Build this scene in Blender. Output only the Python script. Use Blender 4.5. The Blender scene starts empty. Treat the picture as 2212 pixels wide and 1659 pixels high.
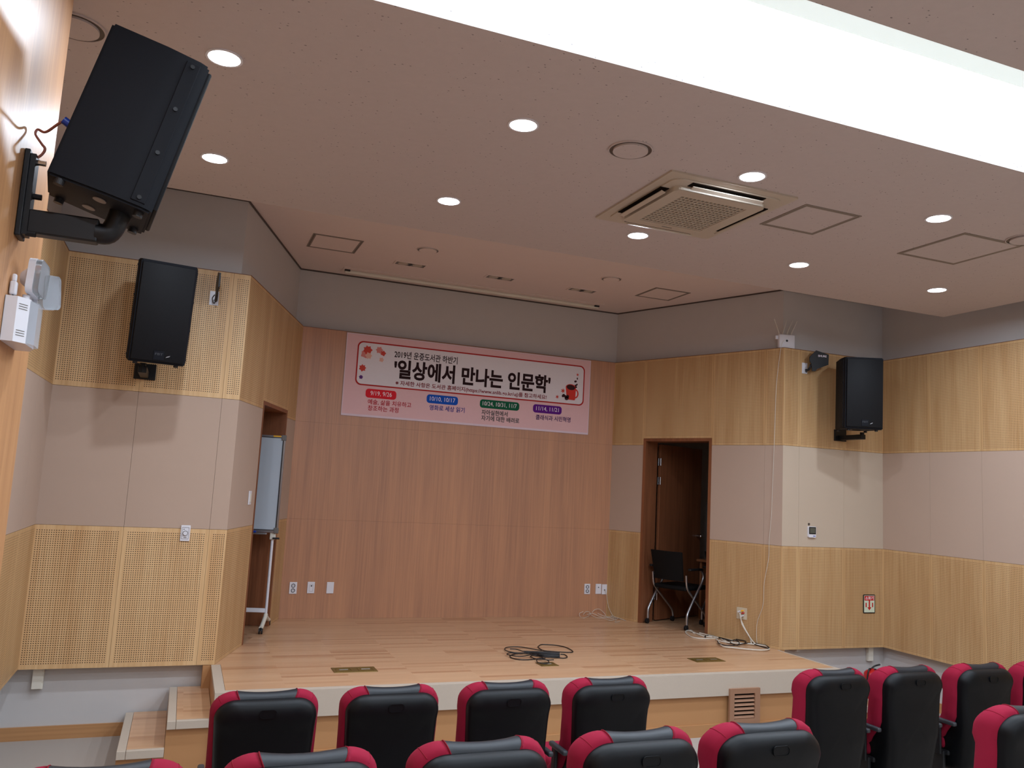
import bpy, bmesh, math, random
from mathutils import Vector, Matrix
random.seed(7)
SC = bpy.context.scene
COL = SC.collection
PI = math.pi

# ------------------------------------------------------------------ camera
F_PX, PITCH, YAW, ROLL, EYE = 1776.573, math.radians(7.1102), math.radians(21.2383), math.radians(3.0518), 1.4993
fw = Vector((math.sin(YAW)*math.cos(PITCH), math.cos(YAW)*math.cos(PITCH), math.sin(PITCH)))
rt = Vector((math.cos(YAW), -math.sin(YAW), 0)); up = rt.cross(fw)
r2 = math.cos(ROLL)*rt + math.sin(ROLL)*up; u2 = -math.sin(ROLL)*rt + math.cos(ROLL)*up
cd = bpy.data.cameras.new('camera'); cam = bpy.data.objects.new('camera', cd); COL.objects.link(cam)
cam.matrix_world = Matrix(((r2.x, u2.x, -fw.x, 0), (r2.y, u2.y, -fw.y, 0), (r2.z, u2.z, -fw.z, EYE), (0, 0, 0, 1)))
cd.sensor_fit = 'HORIZONTAL'; cd.sensor_width = 36; cd.lens = F_PX/2212*36; cd.clip_start = .05
SC.camera = cam

# ------------------------------------------------------------------ world, view
w = bpy.data.worlds.new('world'); SC.world = w; w.use_nodes = True
w.node_tree.nodes['Background'].inputs[0].default_value = (.5, .5, .55, 1)
w.node_tree.nodes['Background'].inputs[1].default_value = .02
SC.view_settings.view_transform = 'Standard'; SC.view_settings.look = 'None'
SC.view_settings.exposure = 0.42; SC.view_settings.gamma = 1; SC.view_settings.use_curve_mapping = False
TROUGH_W = 7.5        # luminous ceiling strips
LAMP_W = 15.0          # each downlight, watts

# ------------------------------------------------------------------ materials
def lin(h):
    v = [int(h[i:i+2], 16)/255 for i in (0, 2, 4)]
    return tuple(c/12.92 if c <= .04045 else ((c+.055)/1.055)**2.4 for c in v)
class NT:
    def __init__(s, name):
        s.m = bpy.data.materials.new(name); s.m.use_nodes = True; s.t = s.m.node_tree
        s.b = s.t.nodes['Principled BSDF']
    def n(s, typ, **kw):
        nd = s.t.nodes.new(typ)
        for k, v in kw.items():
            if k in nd.inputs.keys() and not hasattr(nd, k): nd.inputs[k].default_value = v
            else: setattr(nd, k, v)
        return nd
    def l(s, a, b): s.t.links.new(a, b)
    def math(s, op, a, b=None, c=None):
        nd = s.t.nodes.new('ShaderNodeMath'); nd.operation = op
        for i, v in enumerate((a, b, c)):
            if v is None: continue
            if isinstance(v, (int, float)): nd.inputs[i].default_value = v
            else: s.l(v, nd.inputs[i])
        return nd.outputs[0]
    def mix(s, f, a, b, blend='MIX'):
        nd = s.t.nodes.new('ShaderNodeMix'); nd.data_type = 'RGBA'; nd.blend_type = blend
        for sock, v in ((nd.inputs[0], f), (nd.inputs[6], a), (nd.inputs[7], b)):
            if isinstance(v, (int, float)): sock.default_value = v
            elif isinstance(v, tuple): sock.default_value = (*v[:3], 1)
            else: s.l(v, sock)
        return nd.outputs[2]
    def uv(s, name='UVMap'):
        nd = s.t.nodes.new('ShaderNodeUVMap'); nd.uv_map = name; return nd.outputs[0]
    def obj(s): return s.t.nodes.new('ShaderNodeTexCoord').outputs['Object']
    def scale(s, v, sc):
        nd = s.t.nodes.new('ShaderNodeMapping'); nd.inputs['Scale'].default_value = sc; s.l(v, nd.inputs[0]); return nd.outputs[0]
    def noise(s, v, sc, det=3, rough=.55):
        nd = s.n('ShaderNodeTexNoise'); nd.inputs['Scale'].default_value = sc; nd.inputs['Detail'].default_value = det
        nd.inputs['Roughness'].default_value = rough; s.l(v, nd.inputs['Vector']); return nd.outputs['Fac']
    def ramp(s, f, stops):
        nd = s.n('ShaderNodeValToRGB'); e = nd.color_ramp.elements
        while len(e) < len(stops): e.new(.5)
        for x, (p, c) in zip(e, stops): x.position = p; x.color = (*c, 1)
        s.l(f, nd.inputs[0]); return nd.outputs[0]
    def bump(s, h, st, d=.01):
        nd = s.n('ShaderNodeBump'); nd.inputs['Strength'].default_value = st; nd.inputs['Distance'].default_value = d
        s.l(h, nd.inputs['Height']); s.l(nd.outputs[0], s.b.inputs['Normal'])
    def base(s, c):
        if isinstance(c, tuple): s.b.inputs['Base Color'].default_value = (*c, 1)
        else: s.l(c, s.b.inputs['Base Color'])
    def set(s, rough=.5, metal=0, spec=.5, emit=None, es=0):
        s.b.inputs['Roughness'].default_value = rough; s.b.inputs['Metallic'].default_value = metal
        s.b.inputs['Specular IOR Level'].default_value = spec
        if emit: s.b.inputs['Emission Color'].default_value = (*emit, 1); s.b.inputs['Emission Strength'].default_value = es
        return s.m

def plain(name, h, rough=.5, metal=0, spec=.5, var=.06, sc=30, bump=0):
    t = NT(name); c = lin(h)
    nz = t.noise(t.obj(), sc)
    t.base(t.mix(nz, tuple(x*(1-var) for x in c), tuple(min(1, x*(1+var)) for x in c)))
    if bump: t.bump(t.noise(t.obj(), sc*8), bump, .003)
    return t.set(rough, metal, spec)

def veneer(name, h, h2, rough=.42, vert=True, coords='uv', spec=.4):
    t = NT(name); v = t.uv() if coords == 'uv' else t.obj()
    g = t.scale(v, (55, 1.1, 1)) if vert else t.scale(v, (1.1, 55, 30))
    b = t.scale(v, (7, .25, 1)) if vert else t.scale(v, (.3, 8, 5))
    f = t.math('ADD', t.math('MULTIPLY', t.noise(g, 1, 4), .55), t.math('MULTIPLY', t.noise(b, 1, 2), .45))
    t.base(t.ramp(f, ((.36, lin(h2)), (.62, lin(h))))); t.bump(t.noise(g, 1, 4), .04, .001)
    return t.set(rough, 0, spec)

def perforated(name, h, h2, r2h=.055, dark=(.035, .017, .009)):
    t = NT(name); v = t.uv()
    f = t.math('ADD', t.math('MULTIPLY', t.noise(t.scale(v, (60, 1.4, 1)), 1, 4), .5), t.math('MULTIPLY', t.noise(t.scale(v, (6, .5, 1)), 1, 2), .5))
    wood = t.ramp(f, ((.36, lin(h2)), (.62, lin(h))))
    sp = t.n('ShaderNodeSeparateXYZ'); t.l(t.uv('Holes'), sp.inputs[0])
    cn = t.n('ShaderNodeSeparateXYZ'); t.l(t.uv('Count'), cn.inputs[0])
    m = None; dd = []
    for i in (0, 1):
        fr = t.math('SUBTRACT', t.math('FRACT', sp.outputs[i]), .5); dd.append(t.math('MULTIPLY', fr, fr))
        for q in (t.math('GREATER_THAN', sp.outputs[i], 0), t.math('LESS_THAN', sp.outputs[i], cn.outputs[i])):
            m = q if m is None else t.math('MULTIPLY', m, q)
    hole = t.math('MULTIPLY', t.math('LESS_THAN', t.math('ADD', dd[0], dd[1]), r2h), m)
    t.base(t.mix(hole, wood, dark))
    return t.set(.45, 0, .35)

def fabric(name, h, sc=600):
    t = NT(name); v = t.uv(); n1 = t.noise(v, sc, 2); n2 = t.noise(v, 3, 3)
    c = lin(h)
    a = t.mix(n1, tuple(x*.9 for x in c), tuple(x*1.1 for x in c))
    t.base(t.mix(t.math('MULTIPLY', n2, .22), a, tuple(x*.82 for x in c))); t.bump(n1, .25, .002)
    return t.set(.92, 0, .15)

M = {}
M['perf'] = perforated('perforated_beech', 'DDBB8C', 'C9A070', .055)
M['perff'] = perforated('fine_perforated_beech', 'CDAA7C', 'B89062', .042, (.09, .05, .027))
M['veneer'] = veneer('beech_veneer', 'BE8C6A', 'A67A60', rough=.38)
M['pilaster'] = veneer('pilaster_veneer', 'C08E60', 'A87850', rough=.42)
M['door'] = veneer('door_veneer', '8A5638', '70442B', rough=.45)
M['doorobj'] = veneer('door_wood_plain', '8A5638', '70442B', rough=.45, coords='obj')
M['fabric'] = fabric('wall_fabric', 'B9A291')
M['fabric_l'] = fabric('wall_fabric_light', 'C3B29E')
M['frieze'] = veneer('stage_front_wood', 'BC8C5E', 'A87A50', rough=.45, vert=False)
M['edge'] = plain('edge_board', 'BDB0A0', .5, sc=60, var=.03)
M['plaster'] = plain('painted_plaster', 'C2BFBD', .8, spec=.2, var=.03, sc=6)
M['dark'] = plain('dark_gap', '120C08', .9, spec=.1)
M['carpet'] = plain('carpet_grey', 'A79D94', .95, spec=.1, var=.25, sc=350, bump=.3)

t = NT('acoustic_ceiling'); v = t.obj(); vo = t.n('ShaderNodeTexVoronoi'); vo.inputs['Scale'].default_value = 34
t.l(t.scale(v, (1, 1.6, 1)), vo.inputs['Vector']); nz = t.noise(v, 26, 2)
sep = t.n('ShaderNodeSeparateColor'); t.l(vo.outputs['Color'], sep.inputs[0])
thr = t.math('MULTIPLY', t.math('GREATER_THAN', sep.outputs[0], .55), t.math('MULTIPLY', sep.outputs[1], .2))
dot = t.math('LESS_THAN', vo.outputs['Distance'], thr)
c = lin('C0B4B0')
t.base(t.mix(dot, t.mix(nz, tuple(x*.96 for x in c), tuple(x*1.04 for x in c)), tuple(x*.42 for x in c)))
M['ceil'] = t.set(.9, 0, .15)
M['ceil2'] = plain('stage_ceiling_paint', 'DECFC9', .85, spec=.2, var=.02, sc=5)

def laminate(name, sx, sy, base, alt, dark, rough=.3):
    t = NT(name); v = t.obj(); br = t.n('ShaderNodeTexBrick')
    br.offset = .37; br.offset_frequency = 1; br.squash = 1
    br.inputs['Scale'].default_value = 1; br.inputs['Mortar Size'].default_value = .0
    br.inputs['Brick Width'].default_value = sx; br.inputs['Row Height'].default_value = sy
    br.inputs['Color1'].default_value = (0, 0, 0, 1); br.inputs['Color2'].default_value = (1, 1, 1, 1)
    t.l(v, br.inputs['Vector'])
    col = t.ramp(br.outputs['Color'], ((0, lin(base)), (.45, lin(alt)), (.78, lin(base)), (.97, lin(dark))))
    g = t.noise(t.scale(v, (3, 60, 60)), 1, 4)
    c2 = t.mix(t.math('MULTIPLY', g, .45), col, tuple(x*.6 for x in lin(dark)))
    t.base(c2); return t.set(rough, 0, .5)
M['stage'] = laminate('stage_laminate', .50, .052, 'D0A47E', 'D9B08A', 'BC8C68')
M['backfloor'] = laminate('backstage_laminate', .42, .058, 'C09874', 'CCA482', 'A97C59')
M['black'] = plain('black_plastic', '17181B', .5, var=.1)
M['blackgloss'] = plain('black_leather', '14181E', .45, spec=.4, var=.08, sc=60, bump=.05)
M['shell'] = plain('black_shell', '07090C', .45, spec=.22, var=.06, sc=60, bump=.04)
M['red'] = plain('red_upholstery', '8A1430', .85, spec=.2, var=.12, sc=500, bump=.25)
M['redseam'] = plain('red_piping', '7E0A20', .8, spec=.2)
M['cab'] = plain('speaker_cabinet', '0B0E16', .62, spec=.2, var=.1, sc=80, bump=.08)
t = NT('speaker_grille'); v = t.obj(); vo = t.n('ShaderNodeTexVoronoi'); vo.inputs['Scale'].default_value = 220; t.l(v, vo.inputs['Vector'])
t.base(t.mix(t.math('LESS_THAN', vo.outputs['Distance'], .32), (.006, .0065, .008), (.002, .002, .0025))); M['grille'] = t.set(.6, .1, .22)
M['cone'] = plain('speaker_cone', '0B0B0D', .5)
M['steelblk'] = plain('black_steel', '0F1013', .45, metal=.3, spec=.5)
M['alu'] = plain('aluminium', 'B4B6BA', .3, metal=.9)
M['chrome'] = plain('chrome', 'C9CBD0', .15, metal=1)
M['white'] = plain('white_plastic', 'DCDCE2', .4, var=.02)
M['white2'] = plain('off_white_plastic', 'D9D5C8', .45, var=.03)
M['cream'] = plain('cream_plastic', 'C9BCA4', .5, var=.03)
M['ivory'] = plain('aircon_panel', 'B8AC9C', .45, var=.02)
M['board'] = plain('whiteboard_enamel', 'B9C4CE', .22, spec=.6, var=.01, sc=2)
M['brass'] = plain('brass_plate', '8A7440', .4, metal=.7, var=.2)
M['grey'] = plain('grey_plastic', '6E6A66', .5)
M['boxgrey'] = plain('light_box_paint', 'B4C8C0', .7, spec=.2)
M['armgrey'] = plain('dark_armrest', '34373C', .5)
M['hatchgrey'] = plain('hatch_frame_grey', '857A70', .5)
M['vent'] = plain('brown_louvre', '9A7359', .5)
M['blue'] = plain('blue_plastic', '163FA8', .4)
M['yellow'] = plain('yellow_sticker', 'F0B414', .4)
M['redp'] = plain('red_paint', 'C21C1C', .35)
M['orange'] = plain('copper_wire', '9A5A4A', .4)
M['bronze'] = plain('bronze_ring', '5A5048', .5, metal=.3)
M['warmwood'] = plain('desk_top', '8A5A3A', .4)
M['cable_w'] = plain('white_cable', 'CFC8BA', .5)
M['cable_b'] = plain('black_cable', '111114', .5)
M['screenlcd'] = plain('lcd_screen', '55574C', .3)
M['mesh'] = plain('black_mesh_fabric', '0D0C0D', .8, spec=.2, sc=300, var=.3)
t = NT('clear_plastic'); t.base((.75, .78, .8)); t.b.inputs['Transmission Weight'].default_value = .85; t.b.inputs['IOR'].default_value = 1.4; M['clear'] = t.set(.12)
def emis(name, c, s):
    t = NT(name); t.base((.8, .8, .8)); return t.set(.6, 0, .2, c, s)
M['glow'] = emis('luminous_ceiling', (.80, .97, 1.12), TROUGH_W)
M['glowdim'] = emis('dim_luminous_edge', (.76, .93, .88), .42)
M['lens'] = emis('downlight_lens', (.96, .98, 1.0), 14)
def ink(name, h): return plain(name, h, .7, spec=.2, var=.02)
for k, h in dict(b_pink='DDB6B8', b_paper='DCD6DA', b_line='A8201E', b_title='250D10', b_sub='7C1A22', p_red='D4212F', p_blue='0F4FB4', p_green='0A5A3C', p_purple='5A1480', p_white='F0E4EC',
                 t_red='B02230', t_blue='2A2F86', t_green='23332E', t_purple='43205C', leaf_red='C4453A', leaf_pink='D0817A', leaf_tan='DCAA9A', mug='CC3A30', coffee='3A1A1C', leaf_purple='5B2F74', b_hem='D9C6D0').items():
    M[k] = ink('print_'+k, h)

# ------------------------------------------------------------------ mesh helpers
def link(name, me, mats, parent=None, smooth=False, M4=None):
    o = bpy.data.objects.new(name, me); COL.objects.link(o)
    for m in (mats if isinstance(mats, (list, tuple)) else [mats]): me.materials.append(M[m] if isinstance(m, str) else m)
    if parent: o.parent = parent
    if M4 is not None: o.matrix_local = M4
    if smooth:
        for p in me.polygons: p.use_smooth = True
    return o
class MB:
    def __init__(s): s.bm = bmesh.new(); s.mi = 0
    def _new(s, fs):
        for f in fs: f.material_index = s.mi
    def box(s, lo, hi, bev=0, seg=2, rot=None, mat=None):
        n0 = set(s.bm.faces)
        r = bmesh.ops.create_cube(s.bm, size=1)
        c = [(a+b)/2 for a, b in zip(lo, hi)]; d = [max(abs(b-a), 1e-5) for a, b in zip(lo, hi)]
        X = Matrix.Translation(c) @ (rot.to_4x4() if rot else Matrix()) @ Matrix.Diagonal((*d, 1))
        if mat is not None: X = mat @ X
        bmesh.ops.transform(s.bm, matrix=X, verts=r['verts'])
        if bev:
            es = list({e for v in r['verts'] for e in v.link_edges})
            bmesh.ops.bevel(s.bm, geom=es, offset=min(bev, min(d)*.49), segments=seg, affect='EDGES', profile=.5)
        s._new(set(s.bm.faces)-n0); return s
    def cyl(s, a, b, r, r2=None, n=20, caps=True):
        a, b = Vector(a), Vector(b); n0 = set(s.bm.faces); d = b-a
        g = bmesh.ops.create_cone(s.bm, cap_ends=caps, segments=n, radius1=r, radius2=r if r2 is None else r2, depth=d.length)
        q = Vector((0, 0, 1)).rotation_difference(d.normalized()).to_matrix().to_4x4()
        bmesh.ops.transform(s.bm, matrix=Matrix.Translation((a+b)/2) @ q, verts=g['verts']); s._new(set(s.bm.faces)-n0); return s
    def ball(s, c, r, sc=(1, 1, 1), n=14):
        n0 = set(s.bm.faces); g = bmesh.ops.create_uvsphere(s.bm, u_segments=n, v_segments=max(6, n//2), radius=r)
        bmesh.ops.transform(s.bm, matrix=Matrix.Translation(c) @ Matrix.Diagonal((*sc, 1)), verts=g['verts']); s._new(set(s.bm.faces)-n0); return s
    def prism(s, pts, h, mat=None):
        """outline in local xy, extruded along local z by h"""
        vs = [s.bm.verts.new((x, y, 0)) for x, y in pts]; ws = [s.bm.verts.new((x, y, h)) for x, y in pts]; n = len(pts); fs = []
        fs.append(s.bm.faces.new(vs[::-1])); fs.append(s.bm.faces.new(ws))
        for i in range(n): fs.append(s.bm.faces.new((vs[i], vs[(i+1) % n], ws[(i+1) % n], ws[i])))
        if mat is not None: bmesh.ops.transform(s.bm, matrix=mat, verts=vs+ws)
        s._new(fs); return s
    def ring(s, pts_o, pts_i, h, mat=None):
        assert len(pts_o) == len(pts_i)
        n = len(pts_o); V = [[s.bm.verts.new((x, y, z)) for x, y in P] for P, z in ((pts_o, 0), (pts_o, h), (pts_i, h), (pts_i, 0))]; fs = []
        for k in range(4):
            A, B = V[k], V[(k+1) % 4]
            for i in range(n): fs.append(s.bm.faces.new((A[i], A[(i+1) % n], B[(i+1) % n], B[i])))
        if mat is not None: bmesh.ops.transform(s.bm, matrix=mat, verts=[v for q in V for v in q])
        s._new(fs); return s
    def tube(s, pts, r, n=8, closed=False):
        P = [Vector(p) for p in pts]; m = len(P); rings = []; up_ = Vector((0, 0, 1)); prev = None
        for i, p in enumerate(P):
            a = P[(i-1) % m] if (i or closed) else P[0]; b = P[(i+1) % m] if (i < m-1 or closed) else P[-1]
            d = (b-a).normalized() if (b-a).length > 1e-9 else Vector((1, 0, 0))
            if prev is None: x = d.cross(up_) if abs(d.z) < .95 else d.cross(Vector((1, 0, 0)))
            else: x = prev - d*prev.dot(d)
            x.normalize(); prev = x; y = d.cross(x)
            rr = r[i] if isinstance(r, (list, tuple)) else r
            rings.append([s.bm.verts.new(p + (x*math.cos(2*PI*k/n)+y*math.sin(2*PI*k/n))*rr) for k in range(n)])
        fs = []
        for i in range(m if closed else m-1):
            A, B = rings[i], rings[(i+1) % m]
            for k in range(n): fs.append(s.bm.faces.new((A[k], B[k], B[(k+1) % n], A[(k+1) % n])))
        if not closed: fs.append(s.bm.faces.new(rings[0])); fs.append(s.bm.faces.new(rings[-1][::-1]))
        s._new(fs); return s
    def build(s, name, mats, parent=None, smooth=False, M4=None):
        bmesh.ops.recalc_face_normals(s.bm, faces=s.bm.faces)
        me = bpy.data.meshes.new(name); s.bm.to_mesh(me); s.bm.free()
        o = link(name, me, mats, parent, False, M4)
        if smooth:
            for p in me.polygons: p.use_smooth = True
            try: me.set_sharp_from_angle(angle=math.radians(40))
            except Exception: pass
        return o
def rrect(x0, x1, y0, y1, r, n=6):
    P = []
    for cx, cy, a in ((x1-r, y1-r, 0), (x0+r, y1-r, 90), (x0+r, y0+r, 180), (x1-r, y0+r, 270)):
        for k in range(n+1):
            q = math.radians(a+90*k/n); P.append((cx+r*math.cos(q), cy+r*math.sin(q)))
    return P
def circ(r, n=40, c=(0, 0)): return [(c[0]+r*math.cos(2*PI*k/n), c[1]+r*math.sin(2*PI*k/n)) for k in range(n)]
def smoothpath(P, k=6):
    P = [Vector(p) for p in P]; out = []
    for i in range(len(P)-1):
        a, b, c, d = P[max(i-1, 0)], P[i], P[i+1], P[min(i+2, len(P)-1)]
        for j in range(k):
            t_ = j/k; out.append(.5*((2*b)+(c-a)*t_+(2*a-5*b+4*c-d)*t_*t_+(3*b-a-3*c+d)*t_**3))
    out.append(P[-1]); return out
def thing(name, label, cat, loc=(0, 0, 0), rz=0, group=None, M4=None):
    o = bpy.data.objects.new(name, None); COL.objects.link(o); o.empty_display_size = .05
    if M4 is not None: o.matrix_world = M4
    else: o.location = loc; o.rotation_euler = (0, 0, rz)
    return tag(o, label, cat, group)
def tag(o, label, cat, group=None):
    o['label'] = label; o['category'] = cat
    if group: o['group'] = group
    return o
def struct(o): o['kind'] = 'structure'; return o
def dup(root, label, loc=None, rz=None, group=None):
    r = root.copy(); COL.objects.link(r); r['label'] = label
    if group: r['group'] = group
    if loc is not None: r.location = loc
    if rz is not None: r.rotation_euler = (0, 0, rz)
    def rec(src, dst):
        for ch in list(src.children):
            c_ = ch.copy(); COL.objects.link(c_); c_.parent = dst; c_.matrix_parent_inverse = ch.matrix_parent_inverse.copy(); rec(ch, c_)
    rec(root, r); return r

# ------------------------------------------------------------------ plan of the room
ZF, ZB, ZA, ZT, ZC, ZS = -.52, 1.04, 2.08, 3.116, 3.40, 3.78
YF = 6.12
L3, L2, L0, L1 = (-.985, 3.6), (-.985, 7.0), (.357, 7.0), (1.056, 9.096)
R0, R1, R2, R3 = (4.917, 9.096), (5.789, 6.98), (7.15, 6.98), (7.15, -3.0)
POLY = [L3, L2, L0, L1, R0, R1, R2, R3]
V2 = lambda p: Vector((p[0], p[1]))
def offs(d):
    out = []; n = len(POLY)
    for i in range(n):
        ln = []
        for a, b in ((i-1, i), (i, i+1)):
            if a < 0 or b >= n: continue
            A, B = V2(POLY[a]), V2(POLY[b]); t_ = (B-A).normalized(); ln.append((A+Vector((-t_.y, t_.x))*d, t_))
        if len(ln) == 1: q, t_ = ln[0]; out.append(V2(POLY[i])+Vector((-t_.y, t_.x))*d)
        else:
            (p, r_), (q, s_) = ln; cr = r_.x*s_.y-r_.y*s_.x; k = ((q-p).x*s_.y-(q-p).y*s_.x)/cr; out.append(p+r_*k)
    return out
OFF = {d: offs(d) for d in (-.003, .085, .088, .099, .0995, .1, .22)}
def seg_pt(i, s, d):
    """plan point at s along segment i, d behind its face (mitred at the ends)"""
    A, B = V2(POLY[i]), V2(POLY[i+1]); L = (B-A).length; t_ = (B-A)/L; nn = Vector((-t_.y, t_.x))
    if d != 0 and s <= 1e-6: return OFF[d][i]
    if d != 0 and s >= L-1e-6: return OFF[d][i+1]
    return A+t_*s+nn*d
def seg_len(i): return (V2(POLY[i+1])-V2(POLY[i])).length
def frame_m(i, s, z, d=0):
    """matrix whose x runs along the wall, y up, z out of the wall into the room"""
    A, B = V2(POLY[i]), V2(POLY[i+1]); t_ = (B-A).normalized(); nn = Vector((-t_.y, t_.x)); p = A+t_*s-nn*d
    return Matrix(((t_.x, 0, -nn.x, p.x), (t_.y, 0, -nn.y, p.y), (0, 1, 0, z), (0, 0, 0, 1)))
class Panels:
    def __init__(s): s.bm = bmesh.new(); s.u = s.bm.loops.layers.uv.new('UVMap'); s.h = s.bm.loops.layers.uv.new('Holes'); s.c = s.bm.loops.layers.uv.new('Count')
    def add(s, i, s0, s1, z0, z1, mi, f=0.0, b=.1, m=.03, pitch=.016, zu=0):
        L_ = seg_len(i) if i is not None else 0; ml = m-.006 if s0 > .003 else .007; mr = m-.006 if s1 < L_-.003 else .007
        Nu, Nv = int((s1-s0-ml-mr)/pitch+1e-3), int((z1-z0-2*m)/pitch+1e-3); mu = ml+((s1-s0)-ml-mr-Nu*pitch)/2; mv = ((z1-z0)-Nv*pitch)/2
        P = [seg_pt(i, s0, f), seg_pt(i, s1, f), seg_pt(i, s1, b), seg_pt(i, s0, b)]
        lo = [s.bm.verts.new((p.x, p.y, z0)) for p in P]; hi = [s.bm.verts.new((p.x, p.y, z1)) for p in P]
        for k in range(4):
            k2 = (k+1) % 4; fc = s.bm.faces.new((lo[k], lo[k2], hi[k2], hi[k])); fc.material_index = mi
            for lp, (uu, vv) in zip(fc.loops, ((s0, z0), (s1, z0), (s1, z1), (s0, z1))):
                if k in (1, 3): uu = s0+.3*(uu-s0)
                lp[s.u].uv = (uu+i*3.3, vv+i*1.7); lp[s.h].uv = ((uu-s0-mu)/pitch, (vv-z0-mv)/pitch) if k == 0 else (-1, -1); lp[s.c].uv = (Nu, Nv)
        for q in (lo[::-1], hi):
            fc = s.bm.faces.new(q); fc.material_index = mi
            for lp in fc.loops: lp[s.u].uv = (lp.vert.co.x, lp.vert.co.y); lp[s.h].uv = (-1, -1); lp[s.c].uv = (0, 0)
    def build(s, name, mats):
        bmesh.ops.recalc_face_normals(s.bm, faces=s.bm.faces); me = bpy.data.meshes.new(name); s.bm.to_mesh(me); s.bm.free()
        return struct(link(name, me, mats))
def panel_wall(name, i, seams, fab='fabric', hole=None, plain_wood=False, perf='perff'):
    """three bands of panels: perforated board, fabric, perforated board; hole = (s0, s1, ztop)"""
    P = Panels(); L = seg_len(i); cuts = [0]+sorted(q for q in seams if 0 < q < L)+[L]; g = .0009; gz = .0004 if plain_wood else .0011; mm = .03 if perf == 'perf' else .020
    if hole: cuts = sorted(set([c_ for c_ in cuts if not hole[0]-.02 < c_ < hole[1]+.02]+[hole[0], hole[1]]))
    for a, b in zip(cuts[:-1], cuts[1:]):
        a2 = a+(g if a > 0 else 0); b2 = b-(g if b < L else 0); inh = hole and a >= hole[0]-1e-6 and b <= hole[1]+1e-6
        for z0, z1, mi in ((0, ZB, 0), (ZB, ZA, 1), (ZA, ZT, 0)):
            if inh:
                if z1 <= hole[2]: continue
                z0 = max(z0, hole[2])
            if plain_wood: mi = 0
            P.add(i, a2, b2, z0+gz, z1-gz, mi, m=mm)
    # the thin backing that shows dark in the joints
    return P.build(name, ['veneer' if plain_wood else perf, fab])
LW, RW, BW = 1, 5, 3
# stage doorways
HL = (.785, 1.785, 2.155); HR = (.485, 1.43, 2.16)
panel_wall('wall_left_far', 0, [seg_len(0)-.6*k for k in range(1, 6)])
panel_wall('wall_front_left', 1, [.594, 1.21], perf='perf')
panel_wall('wall_stage_left', 2, [HL[0]], hole=HL)
panel_wall('wall_back', 3, [], plain_wood=True)
panel_wall('wall_stage_right', 4, [HR[0], 2.08], hole=HR)
panel_wall('wall_front_right', 5, [.21, .815], fab='fabric_l')
panel_wall('wall_right', 6, [.62+.6*k for k in range(16)])
# plastered wall behind the panels (seen above them and below them)
def plaster():
    P = Panels()
    for i in range(7):
        L = seg_len(i); hole = {2: HL, 4: HR}.get(i)
        z0 = ZF if i in (0, 1, 5, 6) else ZF
        if hole:
            for a, b in ((0, hole[0]), (hole[1], L)): P.add(i, a, b, ZF, ZS, 0, f=.1, b=.22)
            P.add(i, hole[0], hole[1], ZF, -.01, 0, f=.1, b=.22); P.add(i, hole[0], hole[1], hole[2], ZS, 0, f=.1, b=.22)
        else: P.add(i, 0, L, ZF, ZS, 0, f=.1, b=.22)
    return P.build('wall_upper', ['plaster'])
plaster()
# wooden skirting at the foot of the side walls
P = Panels(); P.add(1, 0, seg_len(1)-.6, ZF, -.425, 0, f=.085, b=.1); P.build('baseboard_left', ['frieze'])
P = Panels(); P.add(5, .55, seg_len(5), ZF, -.425, 0, f=.085, b=.1); P.add(6, 0, seg_len(6), ZF, -.425, 0, f=.085, b=.1); P.build('baseboard_right', ['frieze'])
P = Panels()
for i in range(7): P.add(i, 0, seg_len(i), ZT, ZT+.004, 0, f=-.003, b=.099)
P.build('trim_4', [plain('panel_cap', '7E5238', .5)])
P = Panels()
for i in range(1, 6): P.add(i, 0, seg_len(i), ZS-.014, ZS-.0005, 0, f=.088, b=.0995)
P.build('trim_5', [plain('shadow_moulding', '4A3F3A', .6)])
# door linings
def lining(name, i, hole):
    mb = MB(); X = frame_m(i, 0, 0); s0, s1, zt = hole; t_ = .035
    for a, b in ((s0-.001, s0+t_), (s1-t_, s1+.001)): mb.box((a, 0, -.235), (b, zt, .004), mat=X)
    mb.box((s0+t_, zt-t_, -.235), (s1-t_, zt, .004), mat=X)
    return struct(mb.build(name, 'doorobj'))
lining('trim_1', 2, HL); lining('trim_2', 4, HR)

# near part of the left wall, proud of the rest
def slab(name, lo, hi, mat, uvaxis='y'):
    P = Panels(); bm = P.bm
    vs = [bm.verts.new((x, y, z)) for z in (lo[2], hi[2]) for x, y in ((lo[0], lo[1]), (hi[0], lo[1]), (hi[0], hi[1]), (lo[0], hi[1]))]
    for q in ((0, 1, 5, 4), (1, 2, 6, 5), (2, 3, 7, 6), (3, 0, 4, 7), (3, 2, 1, 0), (4, 5, 6, 7)):
        f = bm.faces.new([vs[k] for k in q]); n_ = (f.verts[1].co-f.verts[0].co).cross(f.verts[2].co-f.verts[1].co)
        for lp in f.loops:
            c_ = lp.vert.co
            lp[P.u].uv = (c_.x, c_.z) if abs(n_.y) > abs(n_.x) and abs(n_.y) > abs(n_.z) else ((c_.y, c_.z) if abs(n_.x) > abs(n_.z) else (c_.x, c_.y))
            lp[P.h].uv = (-1, -1); lp[P.c].uv = (0, 0)
    return P.build(name, [mat])
slab('wall_left', (-1.2, -3, ZF), (-.6, 3.6, ZS), 'pilaster')
slab('wall_rear', (-1.2, -3.2, ZF), (7.4, -3.0, ZS), 'plaster')

# floors
slab('floor', (-1.3, -3.2, ZF-.1), (7.5, 9.4, ZF), 'carpet')
slab('floor_tier', (-.6, -3.0, ZF), (7.05, 3.42, ZF+.15), 'carpet')
slab('floor_upper_tier', (-.6, -3.0, ZF+.15), (7.05, 2.0, ZF+.30), 'carpet')

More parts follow.
